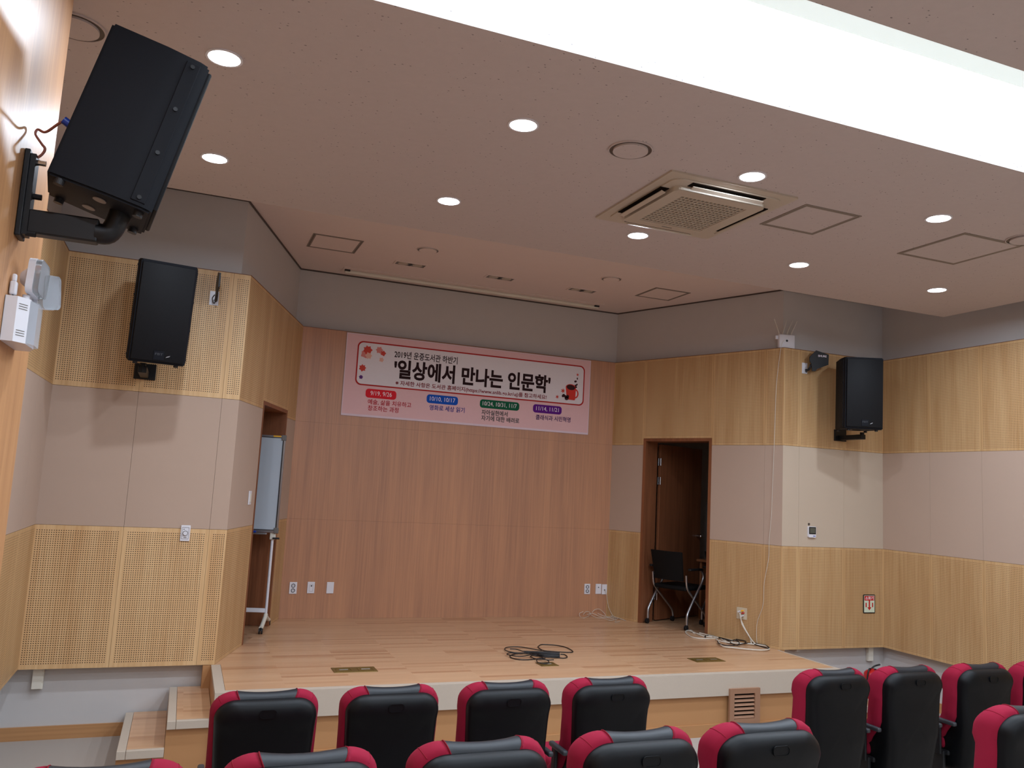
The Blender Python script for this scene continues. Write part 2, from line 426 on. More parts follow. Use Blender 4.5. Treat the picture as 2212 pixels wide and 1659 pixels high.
# ceilings
def ceiling_with_hole(name, x0, x1, y0, y1, z0, z1, holes, mat):
    mb = MB(); ys = sorted({y0, y1, *[h[2] for h in holes], *[h[3] for h in holes]})
    for a, b in zip(ys[:-1], ys[1:]):
        hs = [h for h in holes if h[2] <= a and h[3] >= b]
        xs = [x0]
        for h in hs: xs += [h[0], h[1]]
        xs.append(x1)
        for k in range(0, len(xs), 2): mb.box((xs[k], a, z0), (xs[k+1], b, z1))
    return struct(mb.build(name, mat))
TR = [(.15, 6.3, 2.35, 3.10), (.15, 6.3, -.9, -.15)]  # second strip is unseen, added behind the camera for general lighting
ceiling_with_hole('ceiling', -1.05, 6.87, -3.0, 5.93, ZC, ZC+.06, TR, 'ceil')
ceiling_with_hole('ceiling_stage', -1.3, 7.5, 3.3, 9.5, ZS, ZS+.1, [], 'ceil2')
ceiling_with_hole('ceiling_above', -1.3, 7.5, -3.2, 3.3, ZS, ZS+.1, [], 'plaster')
for k, (x0, x1, y0, y1) in enumerate(TR):
    t_ = thing('ceiling_light', 'long glowing white recessed ceiling light strip running across the hall' if k == 0 else 'unseen glowing ceiling light strip added behind the viewer for general lighting', 'light', (0, 0, 0))
    mb = MB()
    for lo, hi in (((x0-.02, y0-.02, ZC+.061), (x1+.02, y0, ZC+.26)), ((x0-.02, y1, ZC+.061), (x1+.02, y1+.02, ZC+.26)), ((x0-.02, y0, ZC+.061), (x0, y1, ZC+.26)), ((x1, y0, ZC+.061), (x1+.02, y1, ZC+.26)), ((x0-.02, y0-.02, ZC+.26), (x1+.02, y1+.02, ZC+.28))): mb.box(lo, hi)
    mb.build('light_box', 'white', t_)
    mb = MB(); mb.box((x0, y0+.36, ZC+.20), (x1, y1, ZC+.25)); mb.build('diffuser', 'glow', t_)
    mb = MB(); mb.box((x0, y0, ZC+.20), (x1, y0+.36, ZC+.25)); mb.build('edge_panel', 'glowdim', t_)

# ------------------------------------------------------------------ stage
mb = MB(); mb.mi = 0
SX0, SX1 = .334, 5.77
mb.box((SX0, YF+.03, ZF), (SX1, 9.0, -.03)); mb.box((SX0-.06, L0[1]+.0, ZF), (SX0, L0[1]+.25, -.002)); mb.box((SX1, R1[1]+.0, ZF), (SX1+.07, R1[1]+.25, -.002))
o = struct(mb.build('stage_base', 'frieze'));
def poly_slab(name, pts, z0, z1, mat):
    m_ = MB(); m_.prism(pts, z1-z0, Matrix.Translation((0, 0, z0))); return struct(m_.build(name, mat))
poly_slab('floor_stage', [(SX0+.07, YF+.07), (SX1-.03, YF+.07), (SX1-.03, R1[1]+.0), (R1[0], R1[1]), (R0[0]+.0, R0[1]), (L1[0], L1[1]), (L0[0], L0[1]), (SX0+.07, L0[1])], -.03, 0, 'stage')
mb = MB()
mb.box((SX0, YF, -.185), (SX1, YF+.03, 0)); mb.box((SX0, YF+.03, -.03), (SX1, YF+.068, .0)); mb.box((SX0, YF+.068, -.03), (SX0+.068, L0[1], 0)); mb.box((SX1-.028, YF+.068, -.03), (SX1, R1[1], 0))
struct(mb.build('trim_3', 'edge'))
mb = MB(); mb.box((SX0+.02, YF+.018, ZF), (SX1-.02, YF+.03, ZF+.10)); struct(mb.build('baseboard_stage', 'frieze'))

def steps(name, sx, label):
    """two steps at the side of the stage; sx = -1 left, +1 right"""
    t_ = thing(name, label, 'steps', (SX0 if sx < 0 else SX1, YF+.02, ZF))
    for k, (zt, x1_) in enumerate(((.345, .285), (.17, .575))):
        x0_ = .003 if k == 0 else .287
        w_ = (x0_, x1_) if sx > 0 else (-x1_, -x0_)
        yb = (L0[1]+.078-YF-.02) if sx < 0 else (R1[1]+.078-YF-.02)
        m_ = MB(); m_.box((w_[0], .03, 0), (w_[1], yb, zt-.03)); m_.build('step_body', 'frieze', t_)
        e = .055; nx = w_[1]-e if sx > 0 else w_[0]; mx = (w_[0], w_[1]-e-.002) if sx > 0 else (w_[0]+e+.002, w_[1])
        m_ = MB(); m_.box((mx[0], .035, zt-.03), (mx[1], yb, zt)); m_.build('tread', 'stage', t_)
        m_ = MB(); m_.box((nx, 0, zt-.055), (nx+e, yb, zt), bev=.003); m_.box((mx[0], 0, zt-.055), (mx[1], .034, zt), bev=.003)
        m_.build('nosing', 'edge', t_)
    return t_
steps('stage_steps', -1, 'two wooden steps up to the left side of the stage')
steps('stage_steps', 1, 'two wooden steps beside the right side of the stage, behind the seats')

# air vent on the stage front
X = Matrix(((1, 0, 0, 4.53), (0, 0, -1, YF), (0, 1, 0, -.44), (0, 0, 0, 1)))
t_ = thing('air_vent', 'square brown louvred air vent on the wooden stage front', 'vent', M4=X)
m_ = MB(); m_.ring(rrect(0, .315, 0, .315, .004, 2), rrect(.045, .262, .062, .272, .003, 2), .022); m_.build('frame', 'vent', t_)
m_ = MB(); m_.box((.045, .06, .0), (.262, .272, .004)); m_.build('backing', 'dark', t_)
for k in range(6):
    m_ = MB(); z_ = .075+k*.034; m_.box((.045, z_-.011, .006), (.262, z_+.011, .011), rot=Matrix.Rotation(math.radians(-35), 3, 'X')); m_.build('slat', 'vent', t_)

# brass floor boxes
for pts, lab in (([1.22, 1.565, 6.6, 6.765], 'wide brass floor socket plate at the left of the stage'), ([2.972, 3.135, 6.595, 6.736], 'small square brass floor plate touching the coiled black cable'), ([4.505, 4.82, 6.562, 6.727], 'wide brass floor socket plate at the right of the stage')):
    x0, x1, y0, y1 = pts; t_ = thing('floor_socket', lab, 'floor socket', ((x0+x1)/2, (y0+y1)/2, .0005), group='brass floor sockets')
    a, b = (x1-x0)/2, (y1-y0)/2; m_ = MB(); m_.box((-a, -b, 0), (a, b, .004), bev=.002); m_.build('plate', 'brass', t_)
    for cx in ((-a/2, a/2) if a > .1 else (0,)):
        ww = .06; m_ = MB(); m_.ring(rrect(cx-ww, cx+ww, -.05, .05, .006, 3), rrect(cx-ww+.006, cx+ww-.006, -.044, .044, .004, 3), .006); m_.build('lid', 'brass', t_)
        m_ = MB(); m_.box((cx-.035, -.008, .004), (cx+.035, .004, .008), bev=.001); m_.build('lid_handle', 'alu', t_)

# ------------------------------------------------------------------ backstage rooms
def room(side, i, hole, s0, s1, n1, wallmat, num):
    X = frame_m(i, 0, 0)
    def bx(m_, a, b, c_, d, e, f): m_.box((a, c_, -f), (b, d, -e), mat=X)     # s, z, depth behind the wall face
    m_ = MB(); bx(m_, s0, s1, -.03, -.001, .222, n1); m_.box((hole[0]+.036, -.03, -.222), (hole[1]-.036, -.001, 0), mat=X); struct(m_.build('floor_backstage_'+side, 'backfloor'))
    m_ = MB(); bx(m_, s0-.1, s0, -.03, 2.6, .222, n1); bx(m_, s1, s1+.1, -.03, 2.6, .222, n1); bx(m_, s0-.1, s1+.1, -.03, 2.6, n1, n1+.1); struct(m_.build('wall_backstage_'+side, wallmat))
    m_ = MB(); bx(m_, s0-.1, s1+.1, 2.6, 2.7, .222, n1+.1); struct(m_.build('ceiling_backstage_'+side, 'plaster'))
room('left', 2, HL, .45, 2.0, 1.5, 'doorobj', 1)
room('right', 4, HR, .2, 2.25, 2.2, 'plaster', 2)
# open door leaf in the right doorway
X = frame_m(4, HR[0]+.0, 0)
m_ = MB(); m_.box((.0, .012, -1.20), (.04, 2.11, -.30), bev=.003, mat=X); dl = struct(m_.build('door_1', 'doorobj'))
for z_ in (.25, 1.62, 1.85):
    m_ = MB(); m_.cyl((X @ Vector((.045, z_, -.292))), (X @ Vector((.045, z_+.09, -.292))), .008, n=10); m_.box((.03, z_, -.29), (.033, z_+.09, -.25), mat=X); m_.build('door_hinge', 'chrome', dl)
m_ = MB(); p = X @ Vector((.04, 1.0, -1.13)); q = X @ Vector((.095, 1.0, -1.13)); m_.cyl(p, q, .022); m_.ball(q, .028); m_.build('door_knob', 'chrome', dl, smooth=True)
# desk with things in the dark room
X = frame_m(4, 0, 0)
t_ = thing('desk', 'brown wooden desk standing in the dark room behind the open doorway', 'desk', M4=X)
m_ = MB(); m_.box((.62, .695, -1.62), (2.1, .725, -.98), bev=.004); m_.build('desktop', 'warmwood', t_)
for s_ in (.66, 2.05):
    m_ = MB(); m_.box((s_-.015, 0, -1.58), (s_+.015, .695, -1.02)); m_.build('side_panel', 'warmwood', t_)
m_ = MB(); m_.box((.675, .25, -1.56), (2.035, .69, -1.54)); m_.build('back_panel', 'warmwood', t_)
t_ = thing('monitor', 'dark computer monitor on a grey stand on the backstage desk', 'monitor', M4=X @ Matrix.Translation((1.18, .727, -1.25)))
m_ = MB(); m_.box((-.14, 0, -.1), (.14, .012, .12), bev=.004); m_.build('base', 'grey', t_)
for dx in (-.05, .03):
    m_ = MB(); m_.box((dx-.012, .012, -.03), (dx+.012, .18, -.012), bev=.003); m_.build('post', 'alu', t_)
m_ = MB(); m_.box((-.24, .17, -.012), (.24, .19, .02)); m_.box((-.24, .19, -.012), (.24, .46, .02), bev=.005); m_.build('screen', 'black', t_)

# ------------------------------------------------------------------ nesting chairs
def nesting_chair(label, X):
    """x forward, y left, origin on the floor between the rear castors"""
    t_ = thing('office_chair', label, 'chair', M4=X, group='black nesting chairs')
    def castor(x, y):
        m_ = MB(); m_.cyl((x-.012, y-.014, .028), (x-.012, y-.004, .028), .028); m_.cyl((x-.012, y+.004, .028), (x-.012, y+.014, .028), .028)
        m_.cyl((x, y, .03), (x, y, .07), .012, n=10); m_.build('castor', 'black', t_, smooth=True)
    for y in (-.27, .27):
        m_ = MB(); m_.tube(smoothpath([(0, y, .06), (0, y, .15), (.03, y, .21), (.14, y, .35), (.27, y, .50), (.31, y, .58), (.29, y, .63), (.25, y, .66)]), .0145, 10); m_.build('leg', 'alu', t_, smooth=True)
        castor(0, y); yy = y*.86
        m_ = MB(); m_.tube(smoothpath([(.02, yy, .60), (.04, yy, .47), (.10, yy, .40), (.30, yy, .24), (.42, yy, .14), (.45, yy, .06)]), .012, 10); m_.build('leg', 'alu', t_, smooth=True)
        castor(.45, yy)
        m_ = MB(); m_.box((.02, y-.022, .655), (.28, y+.022, .68), bev=.01); m_.build('armrest', 'black', t_, smooth=True)
    m_ = MB(); m_.box((.03, -.22, .42), (.49, .22, .47), bev=.02, seg=3); m_.build('seat', 'mesh', t_, smooth=True)
    bm = MB(); n, k = 13, 9; G = []
    for j in range(k):
        z = .53+.33*j/(k-1); row = []
        for i in range(n):
            y = -.215+.43*i/(n-1); sh = 1-.10*(1-j/(k-1)); row.append((-.02-.07*(j/(k-1))-.03*math.cos(y/.215*PI/2)+.03, y*sh, z))
        G.append(row)
    for dx in (0, .018):
        pass
    vs = [[[bm.bm.verts.new((p[0]+dx, p[1], p[2])) for p in r] for r in G] for dx in (0, .02)]
    for q in (0, 1):
        for j in range(k-1):
            for i in range(n-1): bm.bm.faces.new((vs[q][j][i], vs[q][j][i+1], vs[q][j+1][i+1], vs[q][j+1][i]))
    def strip(a, b):
        for i in range(len(a)-1): bm.bm.faces.new((a[i], a[i+1], b[i+1], b[i]))
    strip(vs[0][0], vs[1][0]); strip(vs[0][-1], vs[1][-1]); strip([r[0] for r in vs[0]], [r[0] for r in vs[1]]); strip([r[-1] for r in vs[0]], [r[-1] for r in vs[1]])
    bm.build('backrest', 'mesh', t_, smooth=True)
    return t_
dv = Vector((.381, -.925)); nv = Vector((.925, .381))
def chairM(o_): return Matrix(((nv.x, -nv.y, 0, o_[0]), (nv.y, nv.x, 0, o_[1]), (0, 0, 1, 0), (0, 0, 0, 1)))
nesting_chair('black mesh chair with silver legs standing in the open doorway, nearest the stage', chairM((5.305, 8.345)))
nesting_chair('black mesh chair deeper in the dark room, mostly hidden behind the right door jamb', chairM((5.955, 8.20)))

# ------------------------------------------------------------------ ceiling fittings
def downlight(x, y):
    t_ = thing('downlight', '', 'light', (x, y, ZC), group='round ceiling downlights')
    m_ = MB(); m_.ring(circ(.083), circ(.072), -.006); m_.build('rim', 'white', t_)
    m_ = MB(); m_.prism(circ(.0715), -.0035); m_.build('lens', 'lens', t_)
    la = bpy.data.lights.new('downlight_lamp', 'AREA'); la.shape = 'DISK'; la.size = .13; la.energy = LAMP_W; la.color = (.86, .97, 1.12); la.spread = math.radians(178)
    lo = bpy.data.objects.new('lamp', la); COL.objects.link(lo); lo.parent = t_; lo.location = (0, 0, -.008)
    return t_
DX = [-.01, 1.49, 2.96, 4.45, 5.95]
lab = {(0, 3.87): 'glowing round downlight at the top corner of the large left speaker', (1, 3.87): 'glowing round downlight in the near row, second from the left', (2, 3.87): 'glowing round downlight just above the upper right side of the air conditioner',
       (3, 3.87): 'glowing round downlight in the near row, above the large ceiling hatch at the right', (4, 3.87): 'round downlight of the near row beyond the right picture edge',
       (0, 5.2): 'glowing round downlight in the far row, leftmost, beside the large left speaker', (1, 5.2): 'glowing round downlight in the far row, second from the left', (2, 5.2): 'glowing round downlight touching the lower corner of the air conditioner',
       (3, 5.2): 'glowing round downlight in the far row, second from the right', (4, 5.2): 'glowing round downlight in the far row, rightmost, above the ceiling corner'}
for (i, y), l in lab.items(): downlight(DX[i], y)['label'] = l
for y, rw in ((1.4, 'nearer'), (-2.0, 'farther')):  # unseen extra rows, added to light the hall as a whole
    for i, od in enumerate(('first', 'second', 'third', 'fourth', 'fifth')): downlight(DX[i], y)['label'] = 'unseen round ceiling downlight added for general lighting, %s row, %s from the left' % (rw, od)

def ceiling_disc(x, y, z, r, label, ringm='bronze'):
    t_ = thing('ceiling_speaker', label, 'ceiling speaker', (x, y, z), group='round ceiling speakers')
    m_ = MB(); m_.ring(circ(r), circ(r*.80), -.004); m_.build('ring', ringm, t_)
    m_ = MB(); m_.ring(circ(r+.006), circ(r), -.008); m_.build('rim', 'ceil' if z == ZC else 'ceil2', t_)
    m_ = MB(); m_.prism(circ(r*.83), -.014); m_.build('cover', 'ceil' if z == ZC else 'ceil2', t_); return t_
ceiling_disc(2.141, 3.878, ZC, .118, 'round ceiling speaker between the downlights left of the air conditioner')
ceiling_disc(5.285, 3.885, ZC, .118, 'round ceiling speaker cut off by the right edge of the photo')
ceiling_disc(-.63, 3.89, ZC, .118, 'round ceiling speaker half hidden behind the left wall and large speaker')
ceiling_disc(2.03, 7.712, ZS, .105, 'round ceiling speaker over the stage, left one', 'grey')
ceiling_disc(4.078, 7.704, ZS, .105, 'round ceiling speaker over the stage, right one', 'grey')

def hatch(x0, x1, y0, y1, z, label):
    t_ = thing('ceiling_hatch', label, 'ceiling hatch', ((x0+x1)/2, (y0+y1)/2, z), group='square ceiling access hatches'); a, b = (x1-x0)/2, (y1-y0)/2
    m_ = MB(); m_.ring(rrect(-a, a, -b, b, .002, 1), rrect(-a+.012, a-.012, -b+.012, b-.012, .002, 1), -.004); m_.ring(rrect(-a+.016, a-.016, -b+.016, b-.016, .002, 1), rrect(-a+.03, a-.03, -b+.03, b-.03, .002, 1), -.004); m_.build('frame', 'hatchgrey', t_)
    m_ = MB(); m_.ring(rrect(-a+.012, a-.012, -b+.012, b-.012, .002, 1), rrect(-a+.016, a-.016, -b+.016, b-.016, .002, 1), -.001); m_.build('joint', 'dark', t_)
    m_ = MB(); m_.box((-a+.032, -b+.032, -.003), (a-.032, b-.032, 0)); m_.build('door', 'ceil' if z == ZC else 'ceil2', t_)
hatch(3.545, 4.008, 4.08, 4.547, ZC, 'square ceiling hatch right beside the air conditioner')
hatch(4.835, 5.415, 3.99, 4.58, ZC, 'larger square ceiling hatch near the right edge of the photo')
hatch(.92, 1.402, 7.755, 8.25, ZS, 'square ceiling hatch over the left of the stage')
hatch(4.67, 5.125, 7.76, 8.23, ZS, 'square ceiling hatch over the right of the stage')

for (x0, x1), l in (((1.84, 2.19), 'left of the three unlit rectangular ceiling lights over the stage'), ((2.862, 3.205), 'middle of the three unlit rectangular ceiling lights over the stage'), ((3.868, 4.22), 'right of the three unlit rectangular ceiling lights over the stage')):
    t_ = thing('recessed_light', l, 'light', ((x0+x1)/2, 8.345, ZS), group='unlit rectangular stage lights'); a = (x1-x0)/2
    m_ = MB(); m_.ring(rrect(-a, a, -.075, .075, .004, 2), rrect(-a+.018, a-.018, -.057, .057, .003, 2), -.006); m_.build('frame', 'ceil2', t_)
    m_ = MB(); m_.box((-a+.018, -.057, -.002), (a-.018, .057, 0)); m_.build('reflector', 'grey', t_)
    for sx in (-1, 1):
        m_ = MB(); m_.prism(circ(.052, 24, (sx*a*.45, 0)), -.004); m_.build('lens', 'ivory', t_, smooth=False)
    m_ = MB(); m_.box((-.012, -.05, -.006), (.012, .05, -.002)); m_.build('lamp_holder', 'black', t_)
t_ = thing('projection_screen_housing', 'long narrow white projection screen slot in the stage ceiling at the back', 'projection screen', (1.405, 8.92, ZS))
m_ = MB(); m_.box((0, -.085, -.006), (3.19, .095, 0)); m_.build('cover', 'ceil2', t_)
m_ = MB(); m_.cyl((.03, .03, -.02), (3.16, .03, -.02), .022, n=14); m_.build('roller', 'white2', t_, smooth=True)
for x in (.05, 3.13):
    m_ = MB(); m_.box((x-.03, -.012, -.024), (x+.03, .012, -.004)); m_.build('end_bracket', 'black', t_)

# air conditioner cassette
t_ = thing('air_conditioner', 'square cream four-way cassette air conditioner in the ceiling', 'air conditioner', (2.96, 4.50, ZC))
m_ = MB(); m_.prism(rrect(-.465, .465, -.49, .49, .01, 2), -.012); m_.prism(rrect(-.40, .40, -.43, .43, .06, 4), -.02); m_.build('ceiling_panel', 'ivory', t_)
m_ = MB(); m_.ring(rrect(-.335, .335, -.345, .345, .045, 5), rrect(-.245, .245, -.265, .265, .01, 5), -.05); m_.build('body', 'ivory', t_)
m_ = MB(); m_.box((-.25, -.27, -.03), (.25, .27, -.02)); m_.build('filter', 'dark', t_)
m_ = MB()
for k in range(17): x = -.24+.48*k/16; m_.box((x-.004, -.265, -.046), (x+.004, .265, -.034))
for k in range(15): y = -.255+.51*k/14; m_.box((-.245, y-.005, -.048), (.245, y+.005, -.036))
m_.build('intake_grille', 'ivory', t_)
for ang in range(4):
    X = Matrix.Rotation(ang*PI/2, 4, 'Z'); ln = .27; dd = .39 if ang % 2 == 0 else .375
    m_ = MB(); m_.box((-ln, dd-.032, -.024), (ln, dd+.03, -.0195), mat=X); m_.build('outlet', 'dark', t_)
    m_ = MB(); m_.box((-ln+.01, dd-.012, -.047), (ln-.01, dd+.018, -.041), rot=Matrix.Rotation(math.radians(18), 3, 'X'), mat=X); m_.build('louvre', 'ivory', t_)
m_ = MB(); m_.box((-.04, .30, -.052), (.04, .306, -.0505)); m_.build('nameplate', 'grey', t_)

# ------------------------------------------------------------------ writing
def text_mesh(s, bold=0.0):
    cu = bpy.data.curves.new('writing', 'FONT'); cu.body = s; cu.size = 1; cu.offset = bold; cu.resolution_u = 3
    ob = bpy.data.objects.new('writing', cu); COL.objects.link(ob); bpy.context.view_layer.update()
    me = bpy.data.meshes.new_from_object(ob.evaluated_get(bpy.context.evaluated_depsgraph_get())); bpy.data.objects.remove(ob); bpy.data.curves.remove(cu)
    return me
def put_text(name, s, x0, x1, y0, y1, z, mat, parent, bold=0.0, thick=.0008):
    """writes s so that its ink exactly fills the rectangle x0..x1, y0..y1 of the parent's local plane"""
    me = text_mesh(s, bold); xs = [v.co.x for v in me.vertices]; ys = [v.co.y for v in me.vertices]
    ax, bx, ay, by = min(xs), max(xs), min(ys), max(ys)
    for v in me.vertices:
        v.co.x = x0+(v.co.x-ax)/(bx-ax)*(x1-x0); v.co.y = y0+(v.co.y-ay)/(by-ay)*(y1-y0); v.co.z = z
    me.name = name; return link(name, me, mat, parent)

# ------------------------------------------------------------------ banner
X = Matrix(((1, 0, 0, 1.534), (0, 0, -1, 9.092), (0, 1, 0, 2.182), (0, 0, 0, 1)))
bn = thing('banner', 'long pink event banner with Korean writing hung high on the stage back wall', 'banner', M4=X)
BW_, BH_ = 3.036, .925
m_ = MB(); m_.box((0, 0, 0), (BW_, BH_, .004)); m_.build('cloth', 'b_pink', bn)
m_ = MB(); m_.ring([(0, 0), (BW_, 0), (BW_, BH_), (0, BH_)], [(.009, .024), (BW_-.008, .024), (BW_-.008, BH_-.008), (.009, BH_-.008)], .0052); m_.build('hem', 'b_hem', bn)
m_ = MB(); m_.prism(rrect(.135, 2.95, .357, .84, .06, 6), .0008, Matrix.Translation((0, 0, .0045))); m_.build('paper_panel', 'b_paper', bn)
m_ = MB(); m_.ring(rrect(.128, 2.957, .35, .847, .065, 8), rrect(.143, 2.942, .365, .832, .055, 8), .0012, Matrix.Translation((0, 0, .0046))); m_.build('panel_border', 'b_line', bn)
Z1 = .0060
put_text('heading_text', '2019년 운중도서관 하반기', .55, 1.302, .697, .783, Z1, 'b_title', bn, .018)
put_text('title_text', "'일상에서 만나는 인문학'", .557, 2.498, .463, .683, Z1, 'b_title', bn, .035)
put_text('notice_text', '※ 자세한 사항은 도서관 홈페이지(https://www.snlib.go.kr/uj)를 참고하세요!', .585, 2.455, .378, .443, Z1, 'b_sub', bn, .02)
for (x0, x1, tx0, tx1, s, pm) in ((.255, .605, .31, .553, '9/19, 9/26', 'p_red'), (.96, 1.337, .999, 1.302, '10/10, 10/17', 'p_blue'), (1.607, 2.106, 1.642, 2.072, '10/24, 10/31, 11/7', 'p_green'), (2.285, 2.665, 2.326, 2.625, '11/14, 11/21', 'p_purple')):
    m_ = MB(); m_.prism(rrect(x0, x1, .218, .318, .035, 6), .001, Matrix.Translation((0, 0, .0045))); pl = m_.build('date_pill', pm, bn)
    put_text('date_text', s, tx0, tx1, .240, .296, Z1, 'p_white', pl, .0)
for s, x0, x1, y0, y1, m in (('예술, 삶을 치유하고', .288, .785, .142, .203, 't_red'), ('창조하는 과정', .292, .642, .074, .134, 't_red'), ('영화로 세상 읽기', 1.0, 1.424, .138, .2, 't_blue'), ('자아실현에서', 1.634, 1.962, .136, .198, 't_green'),
                              ('자기에 대한 배려로', 1.634, 2.115, .068, .13, 't_green'), ('클래식과 시민혁명', 2.326, 2.79, .133, .196, 't_purple')):
    put_text('programme_text', s, x0, x1, y0, y1, Z1, m, bn, .014)
def leaf_pts(cx, cy, r, lobes=7, rot=0, depth=.3):
    P = []; n = lobes*8
    for k in range(n):
        a = 2*PI*k/n+rot; q = 1-depth*abs(math.sin(lobes*a/2))**.8-.12*math.cos(a-rot); P.append((cx+r*q*math.cos(a), cy+r*q*math.sin(a)))
    return P
def deco(name, P, z, mat):
    m_ = MB(); m_.prism(P, .0007, Matrix.Translation((0, 0, z))); return m_.build(name, mat, bn)
for cx, cy, r, lb, ro_, dz, mt in ((.215, .705, .05, 5, 1.2, 0, 'leaf_pink'), (.24, .755, .058, 7, 2.1, .0006, 'leaf_red'), (.262, .690, .042, 6, .4, .0012, 'leaf_tan'), (.37, .765, .045, 6, 2.9, 0, 'leaf_pink'), (.42, .735, .034, 5, 1.9, .0006, 'leaf_red'), (.41, .658, .03, 5, .3, 0, 'leaf_tan'), (.203, .547, .044, 7, .9, 0, 'leaf_red'), (.190, .443, .026, 6, 1.6, 0, 'leaf_purple')):
    deco('printed_leaf', leaf_pts(cx, cy, r, lb, ro_), .0052+dz, mt)
def ell(cx, cy, a, b, rot=0, n=24): return [(cx+a*math.cos(t)*math.cos(rot)-b*math.sin(t)*math.sin(rot), cy+a*math.cos(t)*math.sin(rot)+b*math.sin(t)*math.cos(rot)) for t in [2*PI*k/n for k in range(n)]]
m_ = MB(); m_.ring(ell(2.838, .492, .045, .058), ell(2.838, .492, .027, .04), .0007, Matrix.Translation((0, 0, .0052))); m_.build('printed_mug_handle', 'mug', bn)
deco('printed_mug', [(2.705, .565), (2.725, .418), (2.735, .412), (2.83, .410), (2.84, .42), (2.845, .565)]+[(2.775+.07*math.cos(t), .565+.04*math.sin(t)) for t in [PI*k/12 for k in range(13)]], .0058, 'mug')
deco('printed_coffee', ell(2.775, .565, .058, .032, -.1), .0066, 'coffee')
for cx, cy, r in ((2.60, .434, .028), (2.862, .731, .022), (2.675, .515, .035)): deco('printed_star', leaf_pts(cx, cy, r, 7, .3, .6), .0052, 'leaf_red')
for cx, cy, a, b, ro_ in ((2.857, .682, .008, .014, .1), (2.834, .644, .018, .013, .3), (2.853, .605, .015, .010, .9), (2.838, .593, .015, .010, 2.2), (2.845, .573, .014, .009, .2), (2.678, .455, .024, .018, .8), (2.705, .445, .02, .016, 2), (2.725, .425, .028, .022, .3), (2.735, .450, .02, .02, .3)):
    deco('printed_coffee_bean', ell(cx, cy, a, b, ro_), .0068, 'coffee')

# ------------------------------------------------------------------ small things on the walls
def on_wall(name, label, cat, i, s, z, d=0, group=None): return thing(name, label, cat, M4=frame_m(i, s, z, d+.001), group=group)
def plate(t_, w_, h_, mat='white', th=.009): m_ = MB(); m_.box((-w_/2, -h_/2, 0), (w_/2, h_/2, th), bev=.003); return m_.build('plate', mat, t_)
def outlet(i, s, z, label):
    t_ = on_wall('power_outlet', label, 'outlet', i, s, z, group='double power outlets'); plate(t_, .078, .122)
    for dy in (-.025, .025):
        m_ = MB(); m_.ring(circ(.0205, 24, (0, dy)), circ(.015, 24, (0, dy)), .004, Matrix.Translation((0, 0, .009))); m_.build('socket_ring', 'black', t_)
        m_ = MB()
        for dx in (-.007, .007): m_.prism(circ(.003, 10, (dx, dy)), .0006, Matrix.Translation((0, 0, .009)))
        m_.build('pin_hole', 'black', t_)
outlet(3, .123, .318, 'white double power outlet low on the back wall, left of three plates')
outlet(3, 3.591, .324, 'white double power outlet low at the right end of the back wall')
t_ = on_wall('wall_plate', 'white microphone jack plate low on the back wall, between outlet and blank plate', 'wall plate', 3, .308, .323); plate(t_, .076, .12)
m_ = MB(); m_.prism(circ(.007, 16, (.004, .018)), .003, Matrix.Translation((0, 0, .009))); m_.build('jack', 'black', t_)
m_ = MB(); m_.ring(rrect(-.018, .022, -.04, .03, .006, 3), rrect(-.0165, .0205, -.0385, .0285, .005, 3), .001, Matrix.Translation((0, 0, .009))); m_.build('groove', 'grey', t_)
t_ = on_wall('wall_plate', 'blank white wall plate low on the back wall, third from the left corner', 'wall plate', 3, .511, .322); plate(t_, .076, .12)
t_ = on_wall('wall_plate', 'white jack plate low on the back wall, middle of the right three', 'wall plate', 3, 3.742, .325); plate(t_, .076, .12)
m_ = MB(); m_.prism(circ(.006, 16, (0, .02)), .003, Matrix.Translation((0, 0, .009))); m_.build('jack', 'black', t_)
t_ = on_wall('wall_plate', 'white cable plate low beside the right corner, thin cord plugged in', 'wall plate', 3, 3.824, .320); plate(t_, .070, .12)
m_ = MB(); m_.prism(circ(.007, 16, (0, -.005)), .012, Matrix.Translation((0, 0, .009))); m_.build('jack', 'grey', t_)
t_ = on_wall('volume_control', 'white volume dial on the perforated left wall below the fabric', 'volume control', 1, 1.035, 1.005); plate(t_, .07, .122)
m_ = MB(); m_.ring(rrect(-.026, .026, -.045, .045, .003, 2), rrect(-.024, .024, -.043, .043, .003, 2), .0015, Matrix.Translation((0, 0, .009))); m_.build('groove', 'grey', t_)
m_ = MB(); m_.ring(circ(.0195), circ(.016), .004, Matrix.Translation((0, 0, .009))); m_.build('dial_ring', 'grey', t_)
m_ = MB(); m_.prism(circ(.0155), .014, Matrix.Translation((0, 0, .009))); m_.build('knob', 'white', t_)
m_ = MB(); m_.box((-.018, .028, .009), (-.006, .033, .0098)); m_.box((-.01, -.036, .009), (.012, -.031, .0098)); m_.build('marking', 'grey', t_)
t_ = on_wall('light_switch', 'white light switch on the fabric left of the stage doorway', 'switch', 2, .59, 1.283); plate(t_, .072, .12)
m_ = MB(); m_.box((-.02, -.036, .009), (.02, .036, .014), bev=.002); m_.build('rocker', 'white2', t_)

